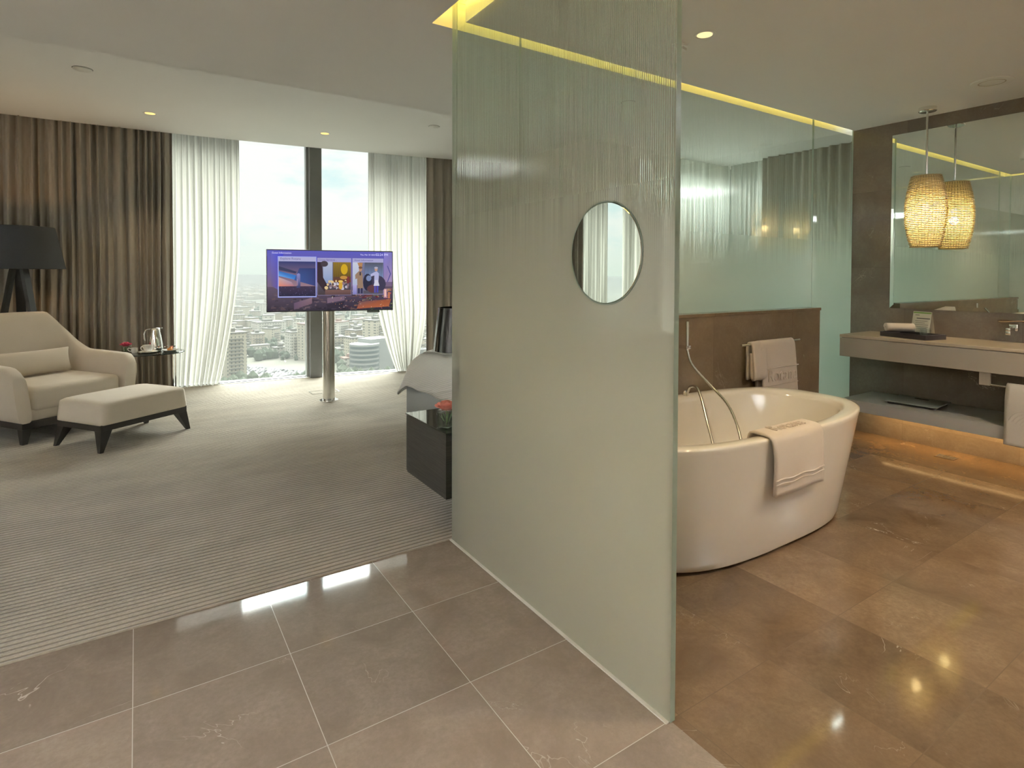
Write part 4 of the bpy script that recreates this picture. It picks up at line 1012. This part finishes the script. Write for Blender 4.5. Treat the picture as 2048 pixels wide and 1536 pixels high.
MB().lathe([(0.039, 0.20), (0.042, 0.215), (0.036, 0.222), (0, 0.226)], 32).box(0.025, 0.062, -0.012, 0.012, 0.204, 0.222, 0.004).build('jug_lid', M['chrome'], jug, 50)
MB().tube(hose([(-0.034, 0, 0.21), (-0.075, 0, 0.205), (-0.095, 0, 0.165), (-0.092, 0, 0.12), (-0.085, 0, 0.10)], 24), 0.007, 10).build('jug_handle', M['chrome'], jug, 180)
cup = thing('coffee_cup', 'white coffee cup on its saucer in front of the jug', 'cup', tp(0.025, -0.06), math.radians(-150))
MB().lathe([(0, 0.012), (0.026, 0.012), (0.034, 0.022), (0.041, 0.05), (0.043, 0.072), (0.040, 0.072), (0.037, 0.05), (0.03, 0.026), (0, 0.02)], 32).build('cup_bowl', M['ceramic'], cup, 50)
MB().tube(hose([(0.041, 0, 0.058), (0.062, 0, 0.060), (0.066, 0, 0.042), (0.052, 0, 0.028), (0.037, 0, 0.028)], 20), 0.0045, 8).build('cup_handle', M['ceramic'], cup, 180)
sa = thing('saucer', 'white saucer under the coffee cup', 'saucer', tp(0.025, -0.06))
MB().lathe([(0, 0.0), (0.04, 0.0), (0.080, 0.010), (0.080, 0.013), (0.04, 0.005), (0, 0.005)], 36).build('saucer_dish', M['ceramic'], sa, 50)
cr = thing('cream_jug', 'small white cream jug left of the coffee cup', 'jug', tp(-0.085, -0.06), math.radians(170))
MB().lathe([(0, 0.0), (0.022, 0.0), (0.03, 0.02), (0.027, 0.04), (0.029, 0.05), (0.026, 0.05), (0.024, 0.04), (0.026, 0.02), (0, 0.006)], 28).build('jug_bowl', M['ceramic'], cr, 50)
MB().tube(hose([(0.027, 0, 0.044), (0.05, 0, 0.048), (0.052, 0, 0.03), (0.030, 0, 0.014)], 18), 0.004, 8).build('jug_handle', M['ceramic'], cr, 180)
pl = thing('dessert_plate', 'small white plate with sweets on the right of the side table', 'plate', tp(0.20, -0.01))
MB().lathe([(0, 0.0), (0.04, 0.0), (0.072, 0.014), (0.072, 0.017), (0.04, 0.005), (0, 0.005)], 36).build('plate_dish', M['ceramic'], pl, 50)
px, py, pz = tp(0.20, -0.01)
b = MB(); b.sphere((0, 0, 0.016), 0.026, sc_=(1, 1, 0.55)); b.sphere((0.008, 0.004, 0.030), 0.016, sc_=(1, 1, 0.55)); o = b.build('pastry', M['fruit'], None, 180); o.location = (px-0.005, py-0.02, pz+0.005); tag(o, 'orange brown pastry at the front of the dessert plate', 'pastry')
b = MB(); b.sphere((0, 0, 0.014), 0.018); o = b.build('strawberry', M['jam'], None, 180); o.location = (px+0.01, py+0.012, pz+0.018); tag(o, 'dark red fruit on the dessert plate behind the pastry', 'fruit')
for dx, dy, lab in ((-0.035, 0.02, 'foil-lidded glass pot at the back left of the dessert plate'), (0.028, 0.028, 'foil-lidded glass pot at the back right of the dessert plate')):
    o = thing('jam_pot', lab, 'pot', (px+dx, py+dy, pz+0.006))
    MB().lathe([(0, 0.0), (0.018, 0.0), (0.020, 0.02), (0.017, 0.034)], 20).build('pot_glass', M['tumbler'], o, 50)
    MB().lathe([(0.019, 0.034), (0.019, 0.044), (0, 0.046)], 20).build('pot_lid', M['chrome'], o, 50)
def rose_vase(label, loc, m, r=0.042, square=True, hv=0.085, s=0.040):
    v = thing('flower_vase', label, 'vase', loc, 0.5)
    if square:
        b = MB(); b.box(-s, s, -s, s, 0, hv, 0.006, 3); b.build('vase_glass', M['tumbler'], v, 40)
        b = MB(); b.box(-s+0.004, s-0.004, -s+0.004, s-0.004, 0.008, hv-0.012, 0.004); b.build('water', glass('vase_water', (0.85, 0.90, 0.86), 1.33), v, 40)
    rnd = random.Random(int(loc[0]*1000))
    b = MB()
    for layer, (n, rr, tilt) in enumerate(((3, 0.26, 0.0), (4, 0.42, 0.1), (5, 0.58, 0.25), (5, 0.74, 0.45), (6, 0.88, 0.7), (7, 1.0, 1.0))):
        for k in range(n):
            a0 = 2*PI*k/n+layer*0.7+rnd.uniform(-0.2, 0.2); wd = 2*PI/n*1.35
            def fn(u, w, a0=a0, wd=wd, rr=rr, tilt=tilt):
                a = a0+(u-0.5)*wd*(0.5+0.5*math.sin(PI*min(1, w+0.25)))
                q = r*rr*(0.35+0.65*math.sin(w*PI/2))*(1+0.10*tilt*w)
                z = hv+r*(0.05+0.80*w-0.42*tilt*w*w) - 0.004*(2*u-1)**2
                return (q*math.cos(a), q*math.sin(a), z)
            b.grid(fn, 7, 6)
    b.build('rose', m, v, 180, solid=0.0012)
    b = MB()
    for k in range(7):
        a = 2*PI*k/7+0.3
        b.grid(lambda u, w: ((0.012+0.026*w)*math.cos(a)+0.010*(u-0.5)*math.sin(PI*w)*-math.sin(a), (0.012+0.026*w)*math.sin(a)+0.010*(u-0.5)*math.sin(PI*w)*math.cos(a), hv*0.35+0.5*hv*w+0.01*math.sin(3*w+k)), 4, 6)
    b.tube([(0, 0, 0.01), (0, 0, hv)], 0.003, 6)
    b.build('leaves', M['leaf'], v, 180)
    return v
rose_vase('glass cube vase with a pink-red flower on the side table', tp(-0.17, 0.0), M['roseRed'], 0.046, True, 0.062, 0.032)

# ------------------------------------------------------------------ bed, nightstand, lamp
bx0, bx1, by0, by1 = 1.90, 3.90, 2.62, 4.52
bed = thing('bed', 'bed with a ribbed white cover behind the frosted glass partition', 'bed', (2.9, 3.55, 0.006))
MB().box(bx0-2.9, bx1-2.9, by0-3.55, by1-3.55, 0.10, 0.40, 0.012).build('bed_base', M['leather'], bed, 40)
for sx in (-0.85, 0.85):
    for sy in (-0.8, 0.8): MB().box(sx-0.04, sx+0.04, sy-0.04, sy+0.04, 0.0, 0.10).build('leg', M['black'], bed)
MB().box(bx0-2.9+0.03, bx1-2.9-0.03, by0-3.55, by1-3.55-0.03, 0.40, 0.585, 0.06, 4).build('mattress', M['ceramic'], bed, 60)
# cover: perimeter (left side, rounded foot corner, foot side) x profile
per = []
for i in range(36): per.append((bx0, by0+0.1+(by1-0.10-by0-0.1)*i/35, -1, 0, 0))
for i in range(1, 12):
    a = PI/2*i/12; per.append((bx0+0.10-0.10*math.cos(a), by1-0.10+0.10*math.sin(a), -math.cos(a), math.sin(a), math.sin(2*a)))
for i in range(36): per.append((bx0+0.10+(bx1-0.10-bx0-0.10)*i/35, by1, 0, 1, 0))
profs = [(-0.50, 0.672), (-0.38, 0.672), (-0.25, 0.664), (-0.15, 0.646), (-0.08, 0.618), (-0.03, 0.575), (0.005, 0.525), (0.02, 0.46), (0.03, 0.41), (0.035, 0.372)]
b = MB(); G = []
for i, (x, y, nx, ny, cr_) in enumerate(per):
    row = []
    for j, (o_, z) in enumerate(profs):
        k = max(0, (j-5)/4)
        w = 0.010*k*math.sin(i*0.9)+0.006*k*math.sin(i*0.37+1)
        oo = o_+w+0.085*cr_*k*k; zz = z-0.095*cr_*k*k + (0.03*k*(1-min(1, abs(y-by1)/1.2)) if i < 36 else 0)*0
        # tops closer than half the bed keep their place
        row.append(b.b.verts.new((x+nx*oo-2.9, y+ny*oo-3.55, zz)))
    G.append(row)
for i in range(len(G)-1):
    for j in range(len(profs)-1): b.b.faces.new((G[i][j], G[i+1][j], G[i+1][j+1], G[i][j+1]))
# flat middle
b.box(bx0+0.45-2.9, bx1-2.9, by0+0.1-3.55, by1-0.45-3.55, 0.655, 0.673)
b.build('bed_cover', M['bedspread'], bed, 60, solid=0.010, fix=False)
MB().box(bx0+0.15-2.9, bx0+0.95-2.9, by0+0.03-3.55, by0+0.45-3.55, 0.68, 0.83, 0.06, 4).build('pillow', M['ceramic'], bed, 60)
MB().box(bx0+1.05-2.9, bx1-0.15-2.9, by0+0.03-3.55, by0+0.45-3.55, 0.68, 0.83, 0.06, 4).build('pillow', M['ceramic'], bed, 60)
nx0, nx1, ny0, ny1 = 1.284, 1.840, 2.548, 3.06
ns = thing('nightstand', 'dark wood nightstand beside the bed, half hidden by the glass edge', 'nightstand', (1.575, 2.80, 0.006))
def nb(x0, x1, y0, y1, z0, z1, nm, m, bev=0.0): return MB().box(x0-1.575, x1-1.575, y0-2.80, y1-2.80, z0-0.006, z1-0.006, bev).build(nm, m, ns)
nb(nx0, nx1, ny0, ny1-0.02, 0.172, 0.498, 'cabinet_body', M['veneer'], 0.0015)
nb(nx0-0.001, nx1+0.001, ny0-0.001, ny1, 0.498, 0.506, 'top_panel', M['blackgloss'], 0.001)
nb(nx0+0.004, nx1-0.004, ny1-0.02, ny1, 0.176, 0.494, 'drawer', M['veneer'], 0.0015)
nb(nx0+0.30, nx1-0.04, ny0+0.12, ny1-0.10, 0.006, 0.172, 'plinth', M['black'])
tl = thing('table_lamp', 'glossy black table lamp on the nightstand at the glass edge', 'lamp', (1.515, 2.80, 0.506))
MB().lathe([(0.158, 0.375), (0.164, 0.376), (0.136, 0.612), (0.130, 0.612), (0.158, 0.375)], 48).build('lamp_shade', M['blackgloss'], tl, 40)
MB().lathe([(0, 0), (0.07, 0), (0.07, 0.012), (0.012, 0.02), (0.010, 0.44), (0, 0.44)], 28).build('lamp_stand', M['chrome'], tl, 40)
MB().tube([(-0.136, 0, 0.60), (0, 0, 0.60), (0.136, 0, 0.60)], 0.003, 6).build('shade_ring', M['chrome'], tl)
rose_vase('square glass vase with a salmon rose on the nightstand', (1.335, 2.645, 0.506), M['rosePink'], 0.056, True, 0.095, 0.038)

# ------------------------------------------------------------------ sideboard (seen only as a reflection in the glass)
sb = thing('sideboard', 'dark low sideboard left of view, mirrored faintly in the frosted glass', 'sideboard', (-2.35, 5.65, 0.006))
MB().box(-0.25, 0.22, -1.35, 1.35, 0.06, 0.62, 0.002).build('carcass', M['veneer'], sb)
MB().box(-0.26, 0.26, -1.36, 1.36, 0.62, 0.645, 0.002).build('top', M['blackgloss'], sb)
MB().box(-0.2, 0.18, -1.3, 1.3, 0.0, 0.06).build('plinth', M['black'], sb)
for a, c in ((-1.33, -0.68), (-0.65, 0.56), (0.60, 1.33)):
    dr = MB().box(0.22, 0.245, a, c, 0.40, 0.61, 0.002).build('drawer', M['veneer'], sb)
    MB().box(0.245, 0.262, (a+c)/2-0.32 if c-a > 1 else (a+c)/2-0.22, (a+c)/2+0.32 if c-a > 1 else (a+c)/2+0.22, 0.49, 0.505).build('handle', M['chrome'], dr)
    MB().box(0.22, 0.245, a, c, 0.065, 0.395, 0.002).build('door', M['veneer'], sb)
for y in (-0.665, 0.58): MB().box(0.22, 0.250, y-0.010, y+0.010, 0.06, 0.61).build('divider_strip', M['chrome'], sb)

# ------------------------------------------------------------------ the city far below
GZ = -100.0
def city_mat(name, base, win, sx, sz):
    m, t = mat(name); g, s = pos(t); oi = t.n('ShaderNodeObjectInfo')
    nrm = t.n('ShaderNodeSeparateXYZ', {0: g.outputs['True Normal']})
    hor = t.m('ADD', s.outputs[0], s.outputs[1])
    fu = t.m('FRACT', t.m('DIVIDE', hor, sx)); fv = t.m('FRACT', t.m('DIVIDE', t.m('SUBTRACT', s.outputs[2], GZ), sz))
    w = t.m('MULTIPLY', t.m('MULTIPLY', t.m('GREATER_THAN', fu, 0.30), t.m('LESS_THAN', fu, 0.62)), t.m('MULTIPLY', t.m('GREATER_THAN', fv, 0.35), t.m('LESS_THAN', fv, 0.78)))
    w = t.m('MULTIPLY', w, t.m('LESS_THAN', t.m('ABSOLUTE', nrm.outputs[2]), 0.5))
    c = t.mixc(oi.outputs['Random'], base, tuple(min(1, x*1.25) for x in base))
    c = t.mixc(t.m('MULTIPLY', w, 0.85), c, win)
    out(t, pbsdf(t, c, 0.8, 0, 0.2).outputs[0]); return m
CM = [city_mat('limestone_facade', (0.30, 0.275, 0.215), (0.055, 0.062, 0.062), 4.2, 3.4), city_mat('pale_render_facade', (0.36, 0.345, 0.30), (0.06, 0.07, 0.07), 5.0, 3.6), city_mat('sand_facade', (0.27, 0.235, 0.18), (0.05, 0.05, 0.05), 3.4, 3.2)]
M['roofpale'] = simple('pale_flat_roof', (0.12, 0.116, 0.10), 0.9, var=0.1, scale=0.2)
M['roofred'] = simple('reddish_roof', (0.19, 0.12, 0.095), 0.9, var=0.1, scale=0.2)
m, t = mat('city_ground'); g, s = pos(t)
n1 = t.n('ShaderNodeTexNoise', {'Vector': g.outputs['Position'], 'Scale': 0.008, 'Detail': 5.0}); n2 = t.n('ShaderNodeTexVoronoi', {'Vector': g.outputs['Position'], 'Scale': 0.02})
c = t.mixc(t.rng(n1.outputs[0], 0.4, 0.6), (0.065, 0.075, 0.05), (0.15, 0.14, 0.115)); c = t.mixc(t.rng(n2.outputs[0], 0, 1, 0, 0.4), c, (0.19, 0.185, 0.165))
out(t, pbsdf(t, c, 0.95, 0, 0.1).outputs[0]); M['ground'] = m
b = MB(); b.prism([(-9000, 30), (14000, 30), (14000, 16000), (-9000, 16000)], GZ-5, GZ); struct(b.build('ground', M['ground']))
def hill(u, v):
    x = -3000+11000*u; y = 4200+6500*v
    h = 62*math.sin(PI*min(1, v*1.5+0.0)*0.5)*(0.7+0.3*math.sin(u*9)+0.2*math.sin(u*23+2))*min(1, v*2.2)
    return (x, y, GZ-2+h)
b = MB(); b.grid(hill, 60, 16); struct(b.build('hills', M['ground'], None, 180))
rnd = random.Random(22)
taken = []
def free(x, y, r):
    for a, c, q in taken:
        if (a-x)**2+(c-y)**2 < (q+r)**2: return False
    return True
taken += [(108, 655, 62), (90, 640, 40), (124, 590, 40)]
def building(x, y, w, d, h, rz, mi, label, group=None, roof=None, detail=True):
    root = thing('apartment_building', label, 'building', (x, y, GZ), rz, group)
    MB().box(-w/2, w/2, -d/2, d/2, 0, h).build('walls', CM[mi], root)
    b = MB(); b.box(-w/2-0.6, w/2+0.6, -d/2-0.6, d/2+0.6, h, h+1.2)
    if detail: b.box(-w*0.2, w*0.1, -d*0.15, d*0.2, h+1.2, h+4.5)
    b.build('roof', M[roof or 'roofpale'], root)
    if detail:
        b = MB(); nfl = int(h/3.4)
        for k in range(1, nfl): b.box(-w*0.30, w*0.30, -d/2-1.3, -d/2, k*3.4-0.5, k*3.4+0.5)
        b.build('balconies', M['roofpale'], root)
    taken.append((x, y, max(w, d)*0.55)); return root
building(175, 700, 26, 22, 42, 0.35, 0, 'sand-coloured apartment block with dotted windows left of the mullion', roof='roofred')
building(192, 800, 24, 20, 40, 0.3, 1, 'tall pale block behind the sand-coloured one, beside the mullion')
building(74, 590, 20, 18, 46, 0.25, 0, 'beige block at the lower left corner of the window view')
building(115, 800, 60, 12, 8, 0.15, 1, 'long low pale hall above the car park')
building(182, 1010, 46, 30, 22, 0.2, 1, 'broad building with a bright flat roof near the left sheer curtain')
building(252, 690, 30, 22, 44, 0.45, 0, 'sand apartment block seen right of the steel pole')
building(330, 850, 44, 24, 38, 0.5, 0, 'wide sand apartment block under the television near the right sheer')
# round-fronted modern block near the bottom right
rb = thing('office_building', 'round-fronted pale office block right of the steel pole', 'building', (196, 575, GZ), 0.35)
b = MB(); b.lathe([(15, 0), (15, 30), (0, 30)], 32); b.box(4, 34, -6, 16, 0, 34); b.build('walls', simple('pale_grey_cladding', (0.22, 0.23, 0.22), 0.7), rb, 40)
b = MB()
for k in range(6): b.lathe([(15.2, 2.5+k*4.6), (15.2, 5.0+k*4.6)], 32)
b.build('window_bands', simple('blue_grey_glazing', (0.06, 0.08, 0.085), 0.3), rb, 40)
gh = thing('office_building', 'low gridded glass-roofed building at the right end of the view', 'building', (250, 600, GZ), 0.45)
MB().box(-20, 30, -14, 22, 0, 16).build('walls', simple('blue_grey_glass_roof', (0.17, 0.19, 0.195), 0.5), gh)
b = MB()
for k in range(9): b.box(-20+k*6, -19.3+k*6, -14.4, 22.4, 0, 16.5)
for k in range(5): b.box(-20.4, 30.4, -14.4+k*9, -13.7+k*9, 0.2, 16.5)
b.build('grid_bars', M['roofpale'], gh)
taken += [(205, 578, 30), (255, 604, 34)]
G1 = 'pale apartment blocks spread over the city'
n = 0; tries = 0
while n < 230 and tries < 6000:
    tries += 1
    r = 560*(4.0**(rnd.random()**0.9)); th = math.radians(rnd.uniform(1.0, 27.0))
    x, y = r*math.sin(th), r*math.cos(th)
    w, d, h = rnd.uniform(14, 30), rnd.uniform(12, 24), rnd.choice([10, 13, 16, 20, 24, 30])
    if not free(x, y, max(w, d)*0.55): continue
    building(x, y, w, d, h, rnd.uniform(-0.3, 0.7), rnd.randrange(3), 'pale multi-storey block in the city seen through the window', G1, 'roofred' if rnd.random() < 0.10 else None, detail=r < 1000); n += 1
# beyond countable distance
b = MB()
for i in range(2600):
    r = 2450+3600*rnd.random()**1.3; th = math.radians(rnd.uniform(-2, 30)); x, y = r*math.sin(th), r*math.cos(th)
    w = rnd.uniform(12, 34); h = rnd.uniform(8, 26)
    b.mi = rnd.randrange(3)
    b.box(x-w/2, x+w/2, y-w/2, y+w/2, GZ, GZ+h, mtx=None)
tag(b.build('distant_houses', CM), 'pale haze of distant houses towards the horizon', 'houses', kind='stuff')
M['tree'] = simple('dusty_green_trees', (0.04, 0.056, 0.032), 0.9, var=0.3, scale=0.2)
b = MB(); k = 0
while k < 1500:
    r = 540*(3.4**rnd.random()); th = math.radians(rnd.uniform(0, 28)); x, y = r*math.sin(th), r*math.cos(th)
    if (x-108)**2+(y-640)**2 < 45**2 or not free(x, y, 1.0): continue
    s_ = rnd.uniform(2.5, 6)
    q = bmesh.ops.create_icosphere(b.b, subdivisions=1, radius=s_)
    bmesh.ops.transform(b.b, matrix=Matrix.Translation((x, y, GZ+s_*0.9)) @ Matrix.Rotation(rnd.random()*6, 4, 'Z') @ Matrix.Diagonal((1, 1, rnd.uniform(0.8, 1.7), 1)), verts=q['verts']); k += 1
tag(b.build('street_trees', M['tree']), 'dark green trees between the city blocks', 'trees', kind='stuff')
# car park full of cars
b = MB(); b.prism([(66, 690), (84, 616), (158, 558), (176, 574), (92, 716)], GZ, GZ+0.3); struct(b.build('ground_car_park', simple('pale_asphalt', (0.085, 0.085, 0.08), 0.9, var=0.05, scale=0.1)))
cars = []
for nm, cc in (('white', (0.42, 0.42, 0.41)), ('silver', (0.22, 0.23, 0.235)), ('dark', (0.06, 0.06, 0.07))):
    o = MB().loft([[(sx*0.9, sy*2.2, 0.3) for sx, sy in ((-1, -1), (1, -1), (1, 1), (-1, 1))], [(sx*0.9, sy*2.2, 0.9) for sx, sy in ((-1, -1), (1, -1), (1, 1), (-1, 1))], [(sx*0.85, sy*1.4, 0.95) for sx, sy in ((-1, -1), (1, -1), (1, 1), (-1, 1))], [(sx*0.7, sy*1.0, 1.5) for sx, sy in ((-1, -1), (1, -1), (1, 1), (-1, 1))]]).build('parked_car', simple('car_paint_'+nm, cc, 0.3))
    tag(o, nm+' car among the rows in the packed car park below', 'car', nm+' cars in the car park'); cars.append(o)
used = [False]*3
a0 = Vector((80, 690)); a1 = Vector((158, 572))
for row in range(7):
    for k in range(34):
        f = k/33; p_ = a0.lerp(a1, f); d_ = (a1-a0).normalized(); nn = Vector((d_.y, -d_.x))*-1
        wmax = 7 if f < 0.75 else 5
        if row >= wmax or rnd.random() < 0.14: continue
        p_ = p_ + Vector((-d_.y, d_.x))*(-(row-1.0)*5.6) + d_*rnd.uniform(-0.6, 0.6)
        i = rnd.choice([0, 0, 0, 1, 1, 2])
        o = cars[i] if not used[i] else cars[i].copy()
        if used[i]: col.objects.link(o)
        used[i] = True
        o.location = (p_.x, p_.y, GZ+0.3); o.rotation_euler = (0, 0, math.atan2(d_.y, d_.x)+rnd.uniform(-0.1, 0.1))
# haze over the city
m, t = mat('city_haze'); va = t.n('ShaderNodeAddShader', {0: t.n('ShaderNodeVolumeScatter', {'Color': (0.96, 1.0, 0.97), 'Density': 0.00015, 'Anisotropy': 0.0}), 1: t.n('ShaderNodeVolumeAbsorption', {'Color': (0.0, 0.0, 0.0), 'Density': 0.00042})})
out(t, None, va)
b = MB(); b.box(-6000, 10000, 60, 14000, GZ-2, -12); tag(b.build('city_haze', m), 'pale haze lying over the city', 'haze', kind='stuff')
